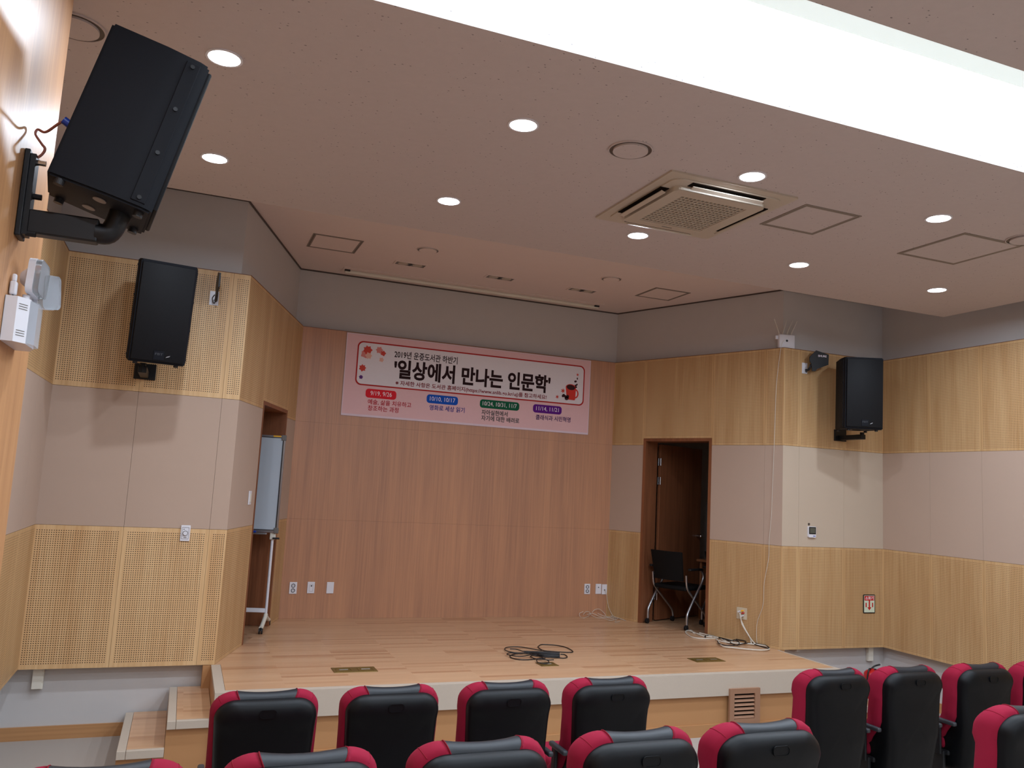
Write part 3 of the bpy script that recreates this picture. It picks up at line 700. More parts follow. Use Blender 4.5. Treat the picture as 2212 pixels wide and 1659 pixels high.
# hygrometer
t_ = on_wall('thermometer', 'small white digital thermometer with dark screen on the right fabric wall', 'thermometer', 5, .375, 1.195)
m_ = MB(); m_.prism(rrect(-.05, .05, -.057, .057, .012, 4), .02); m_.build('case', 'white', t_)
m_ = MB(); m_.prism(rrect(-.044, .045, -.022, .052, .003, 2), .002, Matrix.Translation((0, 0, .02))); m_.build('bezel', 'black', t_)
m_ = MB(); m_.prism(rrect(-.034, .036, -.012, .042, .002, 2), .001, Matrix.Translation((0, 0, .022))); m_.build('display', 'screenlcd', t_)
m_ = MB(); m_.box((.01, -.045, .02), (.04, -.038, .0212)); m_.build('badge', 'blue', t_)
t_ = tag(MB().prism(circ(.013, 20), .004).build('wall_hook', 'bronze', M4=frame_m(5, .345, 1.275, .001)), 'tiny round brown wall hook above the thermometer', 'hook')
# fire extinguisher sign
t_ = on_wall('fire_extinguisher_sign', 'small black-framed red and white fire extinguisher sign with down arrow', 'sign', 5, 1.16, .457)
m_ = MB(); m_.prism(rrect(-.082, .082, -.098, .098, .012, 4), .006); m_.build('frame', 'black', t_)
m_ = MB(); m_.box((-.072, -.088, .006), (.072, .088, .007)); m_.build('face', ink('sign_pale', 'D3DEC6'), t_)
m_ = MB(); m_.box((-.068, .035, .007), (.068, .084, .0078)); m_.build('header', 'redp', t_)
put_text('sign_text', '소화기', -.058, .058, .042, .078, .0082, 'p_white', t_, .02)
m_ = MB(); m_.prism([(-.009, .035), (-.009, -.035), (-.028, -.035), (0, -.068), (.028, -.035), (.009, -.035), (.009, .035)], .0008, Matrix.Translation((0, 0, .007))); m_.build('arrow', 'redp', t_)
for sx in (-1, 1):
    m_ = MB(); m_.prism(rrect(sx*.045-.008, sx*.045+.008, -.035, .012, .004, 2), .0006, Matrix.Translation((0, 0, .007))); m_.build('pictogram', 'redp', t_)

# cover blocks below the panels
for i, s, l in ((1, .13, 'cream cable cover on the white wall below the left perforated panels'), (5, 1.25, 'cream cable cover on the wall below the right perforated panels')):
    m_ = MB(); m_.box((-.036, -.155, -.098), (.036, -.003, -.06), bev=.004); m_.box((-.036, -.150, -.06), (.026, -.003, -.055)); tag(m_.build('cable_cover', 'white2', M4=frame_m(i, s, 0)), l, 'cable cover', 'cream cable covers')

# av wall plate with plugs
av = t_ = on_wall('av_plate', 'beige audio video wall plate with yellow, red and white plugs on the right stage wall', 'av plate', 4, 1.845, .30)
m_ = MB(); m_.prism(rrect(-.06, .06, -.06, .06, .006, 3), .006); m_.build('plate', 'cream', t_)
for x, y, mt in ((.018, .03, 'yellow'), (.026, .008, 'redp'), (.02, -.022, 'white'), (-.02, .018, 'white')):
    m_ = MB(); m_.cyl((x, y, .006), (x, y, .045), .008, n=12); m_.build('plug', mt, t_, smooth=True)

# router on the panel ledge
X = Matrix.Translation((5.86, 7.035, ZT+.001)) @ Matrix.Rotation(math.radians(-12), 4, 'Z')
t_ = thing('wifi_router', 'white box router with four thin antennas on the ledge at the right wall corner', 'router', M4=X)
m_ = MB(); m_.box((-.09, -.025, 0), (.09, .03, .155), bev=.012, seg=3); m_.build('case', 'white', t_, smooth=True)
m_ = MB(); m_.cyl((-.005, -.0255, .085), (-.005, -.0265, .085), .012); m_.build('badge', 'black', t_)
for x, dx in ((-.075, -.055), (-.03, .045), (.02, .06), (.07, .065)):
    m_ = MB(); m_.tube([(x, .02, .15), (x, .02, .175), (x+dx, .02, .32)], [.006, .005, .0025], 8); m_.build('antenna', 'white2', t_, smooth=True)
m_ = MB(); m_.box((-.12, .0, .1), (-.09, .02, .14), bev=.004); m_.build('adapter', 'white', t_)

# paddle antennas
def paddle(label, i, s, z, yaw, text):
    t_ = on_wall('antenna', label, 'antenna', i, s, z, group='black paddle microphone antennas')
    m_ = MB(); m_.box((-.035, -.07, 0), (.035, .045, .004)); m_.build('wall_plate', 'white', t_)
    m_ = MB(); m_.tube(smoothpath([(.015, -.03, .0), (.015, -.03, .05), (.015, .02, .08)]), .012, 8); m_.build('arm', 'black', t_, smooth=True)
    R = Matrix.Translation((.015, .05, .08)) @ Matrix.Rotation(yaw, 4, 'Y')
    m_ = MB(); m_.prism([(-.02, .01), (-.02, .05), (.055, .125), (.20, .09), (.195, -.02), (.065, -.075), (.045, -.10), (.01, -.10), (.0, -.02)], .012, R); p_ = m_.build('paddle', 'black', t_)
    if text: put_text('logo_text', text, .075, .172, .057, .079, .0135, 'p_white', p_, .02).matrix_local = R
    m_ = MB(); m_.tube(smoothpath([(.0, .0, .085), (-.015, -.03, .07), (.0, -.06, .03), (.01, -.04, .004)]), .004, 8); m_.build('lead', 'black', t_, smooth=True)
paddle('black paddle antenna with white lettering left of the right wall speaker', 5, .27, 2.935, math.radians(-12), 'SHURE')
paddle('black paddle antenna seen edge-on over a white plate beside the left wall speaker', 1, 1.075, 2.90, math.radians(-86), None)

# ------------------------------------------------------------------ loudspeakers
def speaker(label, X, W, D, H, logo=True):
    """x = width, -y = front, z = up; origin at the centre of the cabinet"""
    t_ = thing('loudspeaker', label, 'speaker', M4=X, group='black wall speakers')
    a, b, h = W/2, D/2, H/2; fr = -b
    pts = [(-a*.80, b), (a*.80, b), (a*.97, -b*.1), (a, -b*.78), (a*.94, -b+.004), (-a*.94, -b+.004), (-a, -b*.78), (-a*.97, -b*.1)]
    m_ = MB(); m_.prism(pts, H, Matrix.Translation((0, 0, -h))); m_.bm.normal_update()
    bmesh.ops.bevel(m_.bm, geom=[e for e in m_.bm.edges], offset=.008, segments=2, affect='EDGES'); m_.build('cabinet', 'cab', t_, smooth=True)
    m_ = MB(); m_.box((-a*.90, fr-.010, -h+.018), (a*.90, fr+.006, h-.018), bev=.006); m_.build('grille', 'grille', t_, smooth=True)
    for sx in (-1, 1):
        m_ = MB(); m_.box((sx*a*.985-.005, -b*.80, -h+.02), (sx*a*.985+.005, -b*.52, h-.02), bev=.002); sp_ = m_.build('side_strip', 'cab', t_)
        m_ = MB()
        for k in range(4): m_.cyl((sx*(a*.985+.003), -b*.66, -h*.88+k*h*.585), (sx*(a*.985+.010), -b*.66, -h*.88+k*h*.585), .0075, n=12)
        m_.build('screw', 'steelblk', sp_)
    for sx in (-1, 1):
        for y in (-b*.75, b*.75):
            m_ = MB(); m_.cyl((sx*a*.7, y, -h-.018), (sx*a*.7, y, -h+.002), .016); m_.build('foot', 'black', t_)
    for x, y in ((-.07, 0), (.07, .03)):
        m_ = MB(); m_.cyl((x, y, -h-.003), (x, y, -h+.001), .022); m_.build('socket', 'hatchgrey', t_)
    if logo:
        Xl = Matrix(((1, 0, 0, .0), (0, 0, -1, fr-.010), (0, 1, 0, -h+.03), (0, 0, 0, 1)))
        m_ = MB(); m_.box((-.03, .0, 0), (.04, .065, .004)); bd = m_.build('badge', 'cab', t_, M4=Xl)
        put_text('logo_text', 'FBT', -.022, .032, .034, .050, .0045, 'armgrey', bd, .02)
        m_ = MB(); m_.prism([(.052, .02), (.075, .028), (.082, .038), (.06, .03)], .002); m_.build('logo_mark', 'alu', t_, M4=Xl)
    return t_
def pose(c, yaw, tilt):
    n0 = Vector((math.sin(yaw), -math.cos(yaw), 0)); u = Vector((0, 0, 1)); n = n0*math.cos(tilt)-u*math.sin(tilt); uu = u*math.cos(tilt)+n0*math.sin(tilt); w_ = Vector((math.cos(yaw), math.sin(yaw), 0))
    return Matrix(((w_.x, -n.x, uu.x, c[0]), (w_.y, -n.y, uu.y, c[1]), (w_.z, -n.z, uu.z, c[2]), (0, 0, 0, 1)))
k = .806
SP1 = pose((-.367*k, 3.874*k, 1.4993+(2.962-1.4993)*k), math.radians(97.3), math.radians(13.7))
speaker('large black loudspeaker on a wall bracket at the top left, nearest the viewer', SP1, .393*k, .415*k, .73*k, logo=False)
SP2 = pose((-.28, 6.513, 2.639), math.radians(9.6), math.radians(12)); speaker('black loudspeaker with grille facing the hall on the left perforated wall', SP2, .393, .40, .73)
SP3 = pose((6.406, 6.585, 2.635), math.radians(-24.9), math.radians(1.7)); speaker('black loudspeaker turned inwards on the right perforated wall', SP3, .393, .40, .73)
# brackets
t_ = thing('speaker_bracket', 'black steel bracket holding the nearest speaker to the left wall', 'bracket', (-.6, 3.12, 2.30), group='black steel speaker brackets')
m_ = MB(); m_.box((.001, -.045, -.06), (.018, .045, .24), bev=.003); m_.box((.018, -.03, -.05), (.034, .03, .23)); m_.build('wall_plate', 'steelblk', t_)
m_ = MB(); m_.box((.03, -.028, -.043), (.245, .028, .040), bev=.006); m_.build('arm', 'steelblk', t_)
m_ = MB(); m_.tube(smoothpath([(.235, 0, -.005), (.275, 0, .0), (.298, 0, .05), (.31, 0, .112)]), .036, 16); m_.build('pole', 'steelblk', t_, smooth=True)
for y, z in ((0, .21), (0, .09), (-.02, -.045)):
    m_ = MB(); m_.cyl((.03, y, z), (.06, y, z), .010, n=10); m_.build('bolt', 'chrome' if z > .2 else 'steelblk', t_)
for (x, y, zb, ll, yw) in ((-.36, 6.60, 2.272, 'black steel bracket under the speaker on the left perforated wall', 1), (6.54, 6.66, 2.268, 'black steel bracket under the speaker on the right perforated wall', 5)):
    yf = POLY[yw][1]; t_ = thing('speaker_bracket', ll, 'bracket', (x, yf-.001, 2.0), group='black steel speaker brackets'); h_ = zb-2.0
    m_ = MB(); m_.box((-.078, -.02, h_-.095), (.078, 0, h_+.028), bev=.003); m_.build('wall_plate', 'steelblk', t_)
    m_ = MB(); m_.box((-.03, y-yf-.02, h_-.085), (.03, -.02, h_-.035), bev=.005); m_.build('arm', 'steelblk', t_)
    m_ = MB(); m_.cyl((0, y-yf, h_-.08), (0, y-yf, h_-.012), .022); m_.build('pole', 'steelblk', t_)
# speaker cable
def w1(lx, ly, lz): return SP1 @ Vector((lx, ly, lz))
e = w1(-.02, .1672, -.075)
m_ = MB(); pth = smoothpath([(-.594, 3.12, 2.514), (-.576, 3.12, 2.522), (-.557, 3.12, 2.539), (-.549, 3.12, 2.562), (-.561, 3.12, 2.579), (-.582, 3.12, 2.608), (-.577, 3.12, 2.626), (-.551, 3.115, 2.621), (e.x-.03, e.y, e.z+.008), (e.x-.003, e.y, e.z)])
m_.tube(pth, .0045, 8); tag(m_.build('speaker_cable', 'orange', smooth=True), 'thin copper-coloured cable looping from wall to the nearest speaker', 'cable')
bb = (Vector(pth[-1])-Vector(pth[-3])).normalized(); a_ = Vector(e)-bb*.03
m_ = MB(); m_.cyl(a_, e, .014, n=12); tag(m_.build('cable_plug', 'blue', smooth=True), 'blue plug in the back of the nearest speaker', 'plug')

# ------------------------------------------------------------------ emergency light on the left wall
t_ = thing('emergency_light', 'white twin-lamp emergency light box on the near left wall', 'emergency light', (-.599, 3.20, 1.96))
m_ = MB(); m_.prism([(0, -.13), (.036, -.13), (.066, -.088), (.068, .06), (.045, .13), (0, .13)], .15, Matrix.Translation((0, 0, -.075))); m_.build('case', 'white', t_)
dx_, dy_ = .030/.0516, .042/.0516
for zz in (.052, .044, .036, -.036, -.044, -.052):
    m_ = MB(); Xq = Matrix(((dx_, 0, dy_, .051), (dy_, 0, -dx_, -.109), (0, 1, 0, zz), (0, 0, 0, 1))); m_.box((-.017, -.0012, .0), (.017, .0012, .0012), mat=Xq); m_.build('case_slot', 'grey', t_)
m_ = MB(); m_.prism([(.066, -.084), (.084, -.04), (.084, .05), (.068, .064)], .144, Matrix.Translation((0, 0, -.072))); m_.build('clear_cover', 'clear', t_)
m_ = MB(); m_.box((.0005, -.131, -.0755), (.0012, -.1305, .0755)); m_.build('case_seam', 'grey', t_)
for k, (cx_, cy_, cz_, ya, ti) in enumerate(((.045, .0, .163, -6, -6), (.066, .085, .135, -24, 10))):
    X = Matrix.Translation((cx_, cy_, cz_)) @ Matrix.Rotation(math.radians(ya), 4, 'Z') @ Matrix.Rotation(math.radians(ti), 4, 'X') @ Matrix.Rotation(math.radians(90), 4, 'Y')
    m_ = MB(); m_.prism(rrect(-.062, .062, -.055, .055, .02, 4), .022, X); m_.cyl(X @ Vector((0, 0, 0)), X @ Vector((0, 0, -.03)), .045, .02, n=20); ls = m_.build('lamp_head', 'white', t_, smooth=True)
    m_ = MB(); m_.prism(rrect(-.06, .06, -.053, .053, .019, 4), .018, X @ Matrix.Translation((0, 0, .0222))); m_.build('lamp_lens', 'clear', ls, smooth=True)
    m_ = MB(); m_.cyl((.04, cy_*.6-.02, .075), (.04, cy_*.6-.02, .10), .012, n=14); m_.build('swivel', 'white', t_)
m_ = MB(); m_.box((.002, -.10, .085), (.022, -.07, .13), bev=.005); m_.box((.005, -.095, .13), (.018, -.075, .155), bev=.004); m_.build('plug', 'white', t_)
m_ = MB(); m_.cyl((.012, -.085, .07), (.012, -.085, .09), .003, n=8); m_.build('lead', 'black', t_)

# ------------------------------------------------------------------ fire extinguisher in the right corner
t_ = thing('fire_extinguisher', 'red fire extinguisher with black handle in the right front corner behind the seats', 'fire extinguisher', (6.87, 6.86, ZF))
m_ = MB(); m_.cyl((0, 0, 0), (0, 0, .27), .08, n=28); m_.ball((0, 0, .27), .08, (1, 1, .7), 28); m_.cyl((0, 0, .3), (0, 0, .335), .022); m_.build('cylinder', 'redp', t_, smooth=True)
m_ = MB(); m_.tube(smoothpath([(.0, 0, .335), (.03, -.01, .36), (.09, -.02, .375)]), .009, 8); m_.tube(smoothpath([(0, 0, .33), (.04, -.01, .325), (.08, -.02, .31)]), .007, 8); m_.build('handle', 'black', t_, smooth=True)
m_ = MB(); m_.tube(smoothpath([(-.01, 0, .33), (-.07, -.03, .33), (-.09, -.03, .25), (-.085, -.02, .08)]), .008, 8); m_.build('hose', 'black', t_, smooth=True)

# ------------------------------------------------------------------ whiteboard on a stand
bd = Vector((-.972, .234)); X = Matrix(((-bd.x, 0, bd.y*-1, .905), (-bd.y, 0, bd.x, 8.452), (0, 1, 0, 0), (0, 0, 0, 1)))
# local: x to the right along the board (0 = right end), y up, z towards the viewer
X = Matrix(((.972, 0, -.234, .905), (-.234, 0, -.972, 8.452), (0, 1, 0, 0), (0, 0, 0, 1)))
t_ = thing('whiteboard', 'white magnetic board on a wheeled stand half inside the left doorway', 'whiteboard', M4=X)
m_ = MB(); m_.box((-1.18, .95, -.008), (-.012, 1.865, .004)); m_.build('board', 'board', t_)
m_ = MB(); m_.ring([(-1.2, .93), (0, .93), (0, 1.88), (-1.2, 1.88)], [(-1.182, .952), (-.016, .952), (-.016, 1.863), (-1.182, 1.863)], .024, Matrix.Translation((0, 0, -.014))); fr = m_.build('frame', 'alu', t_)
m_ = MB(); m_.ring([(-1.182, .952), (-.016, .952), (-.016, 1.863), (-1.182, 1.863)], [(-1.172, .958), (-.026, .958), (-.026, 1.857), (-1.172, 1.857)], .004, Matrix.Translation((0, 0, .005))); m_.build('gasket', 'black', t_)
for x, y in ((-.02, 1.86), (-.02, .95)):
    m_ = MB(); m_.box((x-.02, y-.028, -.018), (x+.026, y+.028, .014), bev=.006); m_.build('corner_cap', 'grey', t_)
m_ = MB(); m_.box((-.12, 1.866, .0105), (-.045, 1.879, .0115)); m_.build('sticker', 'yellow', t_)
m_ = MB(); m_.box((-1.0, .91, .0), (-.1, .925, .06), bev=.003); m_.build('pen_tray', 'alu', t_)
m_ = MB(); m_.tube([(-.05, .93, -.03), (-.05, .1, -.03)], .0135, 12); m_.build('leg', 'white', t_, smooth=True)
m_ = MB(); m_.tube([(-1.13, .93, -.03), (-1.13, .1, -.03)], .0135, 12); m_.build('leg', 'white', t_, smooth=True)
m_ = MB(); m_.box((-.075, .86, -.055), (-.02, .94, -.005), bev=.008); m_.build('clamp', 'white2', t_)
m_ = MB(); m_.cyl((-.045, .875, -.0), (.02, .875, .0), .009); m_.build('clamp_knob', 'black', t_)
m_ = MB(); m_.box((-1.12, .16, -.042), (-.06, .20, -.018), bev=.004); m_.build('crossbar', 'white', t_)
for x in (-.05, -1.13):
    m_ = MB(); m_.tube(smoothpath([(x, .055, .22), (x, .07, .15), (x, .12, .0), (x, .14, -.03), (x, .12, -.06), (x, .07, -.20), (x, .055, -.26)]), .02, 10); ft = m_.build('foot', 'white2', t_, smooth=True)
    for z_ in (.22, -.26):
        m_ = MB(); m_.cyl((x-.018, .028, z_), (x-.005, .028, z_), .027); m_.cyl((x+.005, .028, z_), (x+.018, .028, z_), .027); m_.cyl((x, .03, z_), (x, .06, z_), .008); m_.build('castor', 'black', ft)
t_ = thing('marker_pen', 'blue marker pen lying in the tray under the whiteboard', 'pen', M4=X @ Matrix.Translation((-.27, .935, .045)))
m_ = MB(); m_.cyl((-.07, 0, 0), (.03, 0, 0), .009, n=12); m_.build('barrel', 'white', t_, smooth=True)
m_ = MB(); m_.cyl((.03, 0, 0), (.07, 0, 0), .0095, n=12); m_.cyl((-.10, 0, 0), (-.07, 0, 0), .009, n=12); m_.build('cap', 'blue', t_, smooth=True)

# ------------------------------------------------------------------ cables on the stage
def cable(name, label, paths, r, mat):
    m_ = MB()
    for P in paths: m_.tube(smoothpath(P, 6), r, 8)
    return tag(m_.build(name, mat, smooth=True), label, 'cable')
def loop(cx, cy, a, b, rot, z=.006, n=14, ph=0, turns=1.0):
    P = []
    for k in range(int(n*turns)+1):
        t = 2*PI*k/n+ph; x, y = a*math.cos(t), b*math.sin(t); P.append((cx+x*math.cos(rot)-y*math.sin(rot), cy+x*math.sin(rot)+y*math.cos(rot), z))
    return P
WHITE = [[(5.408,7.863,0.006),(5.381,7.927,0.006),(5.452,8.055,0.006),(5.392,8.059,0.006),(5.318,7.982,0.006),(5.245,7.828,0.006),(5.21,7.676,0.006),(5.294,7.604,0.006),(5.485,7.614,0.006),(5.517,7.599,0.006),(5.542,7.538,0.006),(5.524,7.423,0.006),(5.42,7.356,0.006),(5.513,7.584,0.006),(5.446,7.771,0.006),(5.409,7.861,0.006),(5.426,7.818,0.006),(5.503,7.64,0.006),(5.432,7.406,0.006),(5.469,7.325,0.006),(5.591,7.391,0.006),(5.546,7.528,0.006),(5.478,7.693,0.006),(5.454,7.751,0.006)],[(5.402,8.036,0.01),(5.391,7.908,0.01),(5.364,7.74,0.01),(5.409,7.681,0.01),(5.495,7.646,0.01)],[(5.331,7.399,0.014),(5.217,7.158,0.014),(5.286,7.078,0.014),(5.387,6.996,0.014),(5.515,6.935,0.014),(5.637,6.969,0.014),(5.712,7.108,0.014),(5.651,7.214,0.014),(5.53,7.277,0.014),(5.408,7.34,0.014),(5.366,7.448,0.014),(5.414,7.55,0.014)],[(5.412,7.854,0.018),(5.424,7.792,0.018),(5.44,7.69,0.018),(5.459,7.578,0.018)]]
BLACK = [[(5.317,7.601,0.016),(5.365,7.679,0.016),(5.465,7.726,0.016),(5.48,7.642,0.016),(5.499,7.531,0.016),(5.518,7.423,0.016),(5.579,7.448,0.016),(5.536,7.317,0.016),(5.407,7.178,0.016),(5.41,7.278,0.016),(5.485,7.479,0.016),(5.461,7.735,0.016),(5.411,7.855,0.016),(5.419,7.836,0.016),(5.456,7.747,0.016)],[(5.321,7.394,0.02),(5.252,7.273,0.02),(5.261,7.172,0.02),(5.371,7.161,0.02),(5.552,7.243,0.02),(5.662,7.247,0.02),(5.681,7.199,0.02),(5.716,7.115,0.02),(5.65,6.986,0.02),(5.62,7.037,0.02),(5.628,7.185,0.02)],[(5.555,7.248,0.024),(5.626,7.333,0.024),(5.583,7.438,0.024)]]
COIL = [[(3.271,7.373,0.006),(3.343,7.467,0.006),(3.4,7.469,0.006),(3.495,7.415,0.006),(3.541,7.309,0.006),(3.529,7.152,0.006),(3.495,7.098,0.006),(3.429,7.105,0.006),(3.334,7.149,0.006),(3.257,7.199,0.006),(3.256,7.303,0.006),(3.271,7.373,0.006)],[(3.224,7.177,0.011),(3.157,7.271,0.011),(3.08,7.36,0.011),(2.958,7.361,0.011),(2.897,7.281,0.011),(2.887,7.197,0.011),(2.925,7.126,0.011),(3.004,7.084,0.011),(3.068,7.06,0.011),(3.196,7.112,0.011)],[(2.94,7.258,0.016),(2.996,7.228,0.016),(3.02,7.14,0.016)],[(3.012,7.05,0.021),(2.925,7.053,0.021),(2.855,7.061,0.021),(2.815,7.013,0.021),(2.828,6.973,0.021),(2.865,6.921,0.021),(2.933,6.913,0.021),(3.028,6.966,0.021),(3.14,6.986,0.021)],[(3.007,7.108,0.006),(2.917,7.086,0.006),(2.844,7.013,0.006),(2.829,6.92,0.006),(2.874,6.853,0.006),(2.955,6.843,0.006),(3.036,6.864,0.006),(3.132,6.884,0.006)],[(3.009,6.937,0.011),(3.049,6.981,0.011),(3.096,6.953,0.011),(3.101,6.863,0.011),(3.061,6.821,0.011),(3.015,6.849,0.011),(3.009,6.937,0.011)],[(3.061,6.806,0.016),(3.013,6.794,0.016),(2.988,6.745,0.016),(2.971,6.672,0.016),(3.011,6.643,0.016),(3.067,6.666,0.016),(3.093,6.747,0.016),(3.071,6.796,0.016)],[(3.047,6.775,0.021),(3.096,6.738,0.021),(3.147,6.741,0.021)],[(3.346,7.027,0.006),(3.379,7.0,0.006),(3.357,6.905,0.006),(3.307,6.863,0.006),(3.251,6.886,0.006),(3.194,6.924,0.006)],[(3.033,7.171,0.011),(3.106,7.149,0.011),(3.21,7.128,0.011),(3.282,7.086,0.011),(3.352,7.055,0.011)],[(3.024,7.136,0.016),(3.091,7.116,0.016),(3.188,7.078,0.016),(3.26,7.037,0.016),(3.33,7.009,0.016)],[(3.016,7.102,0.021),(3.077,7.082,0.021),(3.166,7.029,0.021),(3.237,6.988,0.021),(3.309,6.963,0.021)],[(3.048,7.164,0.006),(3.104,7.144,0.006),(3.187,7.075,0.006),(3.259,7.034,0.006),(3.332,7.012,0.006)],[(3.039,7.13,0.011),(3.09,7.111,0.011),(3.165,7.026,0.011),(3.237,6.985,0.011),(3.311,6.967,0.011)],[(3.031,7.096,0.016),(3.075,7.077,0.016),(3.144,6.978,0.016),(3.215,6.937,0.016),(3.29,6.922,0.016)],[(3.022,7.062,0.021),(3.061,7.044,0.021),(3.122,6.93,0.021),(3.193,6.889,0.021),(3.269,6.877,0.021)],[(3.055,7.123,0.006),(3.088,7.106,0.006),(3.143,6.975,0.006),(3.214,6.935,0.006),(3.292,6.926,0.006)],[(3.046,7.089,0.011),(3.074,7.073,0.011),(3.122,6.927,0.011),(3.192,6.887,0.011),(3.271,6.881,0.011)]]
TANGLE = [[(4.593,9.06,0.028),(4.63,9.06,0.062),(4.683,9.06,0.05),(4.671,9.06,0.016),(4.561,8.968,0.004),(4.545,9.038,0.004),(4.542,9.06,0.04),(4.592,9.06,0.062)],[(4.709,9.06,0.05),(4.746,9.06,0.084),(4.811,9.06,0.089),(4.879,9.06,0.038),(4.871,8.97,0.007),(4.936,8.898,0.007)],[(4.787,9.06,0.038),(4.872,9.021,0.01),(4.943,8.983,0.01),(4.94,8.998,0.014)],[(4.67,9.06,0.039),(4.7,8.941,0.013),(4.753,8.87,0.013),(4.783,8.734,0.013),(4.923,8.828,0.013),(4.981,8.899,0.013)],[(4.645,9.06,0.028),(4.722,9.06,0.039),(4.81,9.026,0.004),(4.875,8.953,0.004),(4.892,8.816,0.004)],[(4.934,9.012,0.025),(4.988,8.827,0.007),(4.983,8.726,0.007),(4.999,8.856,0.007),(4.948,8.978,0.007),(4.912,8.831,0.007),(4.794,8.638,0.007),(4.891,8.698,0.007)]]
cable('coiled_cable', 'black cable lying in a loose coil in the middle of the stage', COIL, .0045, 'cable_b')
wc = cable('white_cable', 'loose bundle of white cables on the stage before the right wall', WHITE, .007, 'cable_w')
cable('black_cable', 'black cable tangled with the white cables by the right stage wall', BLACK, .0055, 'cable_b')
m_ = MB()
for P_ in ([(1.845, .305, .04), (1.86, .27, .05), (1.875, .2, .05), (1.93, .12, .045), (1.99, .05, .04), (2.03, .012, .03)], [(1.83, .31, .03), (1.85, .25, .035), (1.9, .16, .035), (1.96, .07, .03), (1.99, .012, .05)]):
    m_.tube(smoothpath([(q[0]-1.845, q[1]-.30, q[2]) for q in P_]), .0055, 8)
m_.build('lead', 'cable_w', av, smooth=True)
cable('tangled_cable', 'thin clear cable tangled on the floor at the right end of the back wall', TANGLE+[
    [(4.885, 9.080, .318), (4.90, 9.06, .25), (4.925, 9.05, .12), (4.95, 8.99, .03), (4.96, 8.93, .008)]], .0028, 'cable_w')
# thin cord from the router down the wall
X4 = lambda s, z: tuple(frame_m(4, s, z, .006) @ Vector((0, 0, 0)))
cpts2 = [(5.80, 6.995, 3.20)]+[X4(s, z) for s, z in ((2.255, 3.12), (2.21, 2.75), (2.20, 2.45), (2.19, 2.05), (2.18, 1.7), (2.17, 1.35), (2.15, 1.1), (2.145, .9), (2.10, .65), (2.09, .42), (2.03, .25), (2.02, .12), (2.03, .012))]
cable('network_cable', 'thin cream cable running from the router down the right stage wall', [cpts2], .0025, 'cable_w')

# ------------------------------------------------------------------ auditorium seats
def spine(z): 
    pts = ((.0, .34), (.25, .33), (.38, .23), (.50, .105), (.62, .018), (.80, .0), (1.0, -.035))
    for (a, ya), (b, yb) in zip(pts[:-1], pts[1:]):
        if z <= b:
            t = (z-a)/(b-a); t = t*t*(3-2*t)*.6+t*.4; return ya+(yb-ya)*t
    return pts[-1][1]
def spine2(z):
    return -.035*max(0, (z-.8)/.2)+.05*max(0, (.55-z)/.3)
def seat_outline(hw_t, hw_b, z0, z1, r, xs=(), n=10, r0=.06):
    P = []
    for k in range(n+1):
        q = PI/2*k/n; P.append((hw_t-r+r*math.cos(q), z1-r*.85+r*.85*math.sin(q)))
    for x in xs: P.append((x, z1))
    for k in range(n+1):
        q = PI/2+PI/2*k/n; P.append((-hw_t+r+r*math.cos(q), z1-r*.85+r*.85*math.sin(q)))
    m = 12; zt = z1-r*.85
    for k in range(1, m): t = k/m; P.append((-(hw_t+(hw_b-hw_t)*t), zt+(z0+r0-zt)*t))
    for k in range(5):
        q = PI+PI/2*k/4; P.append((-hw_b+r0+r0*math.cos(q), z0+r0+r0*math.sin(q)))
    for k in range(5):
        q = 1.5*PI+PI/2*k/4; P.append((hw_b-r0+r0*math.cos(q), z0+r0+r0*math.sin(q)))
    for k in range(m-1, 0, -1): t = k/m; P.append((hw_t+(hw_b-hw_t)*t, zt+(z0+r0-zt)*t))
    return P
def pad_rings(O, yb, yf, prof, cz):
    R = []
    for s, t in prof:
        row = []
        for x, z in O:
            X_, Z_ = x*s, cz+(z-cz)*s; a, b = yb(X_, Z_), yf(X_, Z_); row.append((X_, a+(b-a)*t, Z_))
        R.append(row)
    return R
def pad_mesh(R, keep=None):
    bm = bmesh.new(); V = [[bm.verts.new(p) for p in r] for r in R]; n = len(R[0])
    for j in range(len(V)-1):
        for i in range(n):
            q = (V[j][i], V[j][(i+1) % n], V[j+1][(i+1) % n], V[j+1][i])
            if keep is None or keep(i, j): bm.faces.new(q)
    if keep is None or keep(-1, 0): bm.faces.new(V[0][::-1])
    if keep is None or keep(-1, 1): bm.faces.new(V[-1])
    bmesh.ops.delete(bm, geom=[v for v in bm.verts if not v.link_faces], context='VERTS'); bmesh.ops.recalc_face_normals(bm, faces=bm.faces)
    me = bpy.data.meshes.new('pad'); bm.to_mesh(me); bm.free(); return me
PROF = [(.05, 0), (.3, 0), (.55, 0), (.75, 0), (.88, .02), (.95, .10), (.985, .25), (1.0, .45), (1.0, .6), (.985, .78), (.95, .92), (.9, .98), (.82, 1), (.7, 1), (.5, 1), (.3, 1), (.05, 1)]
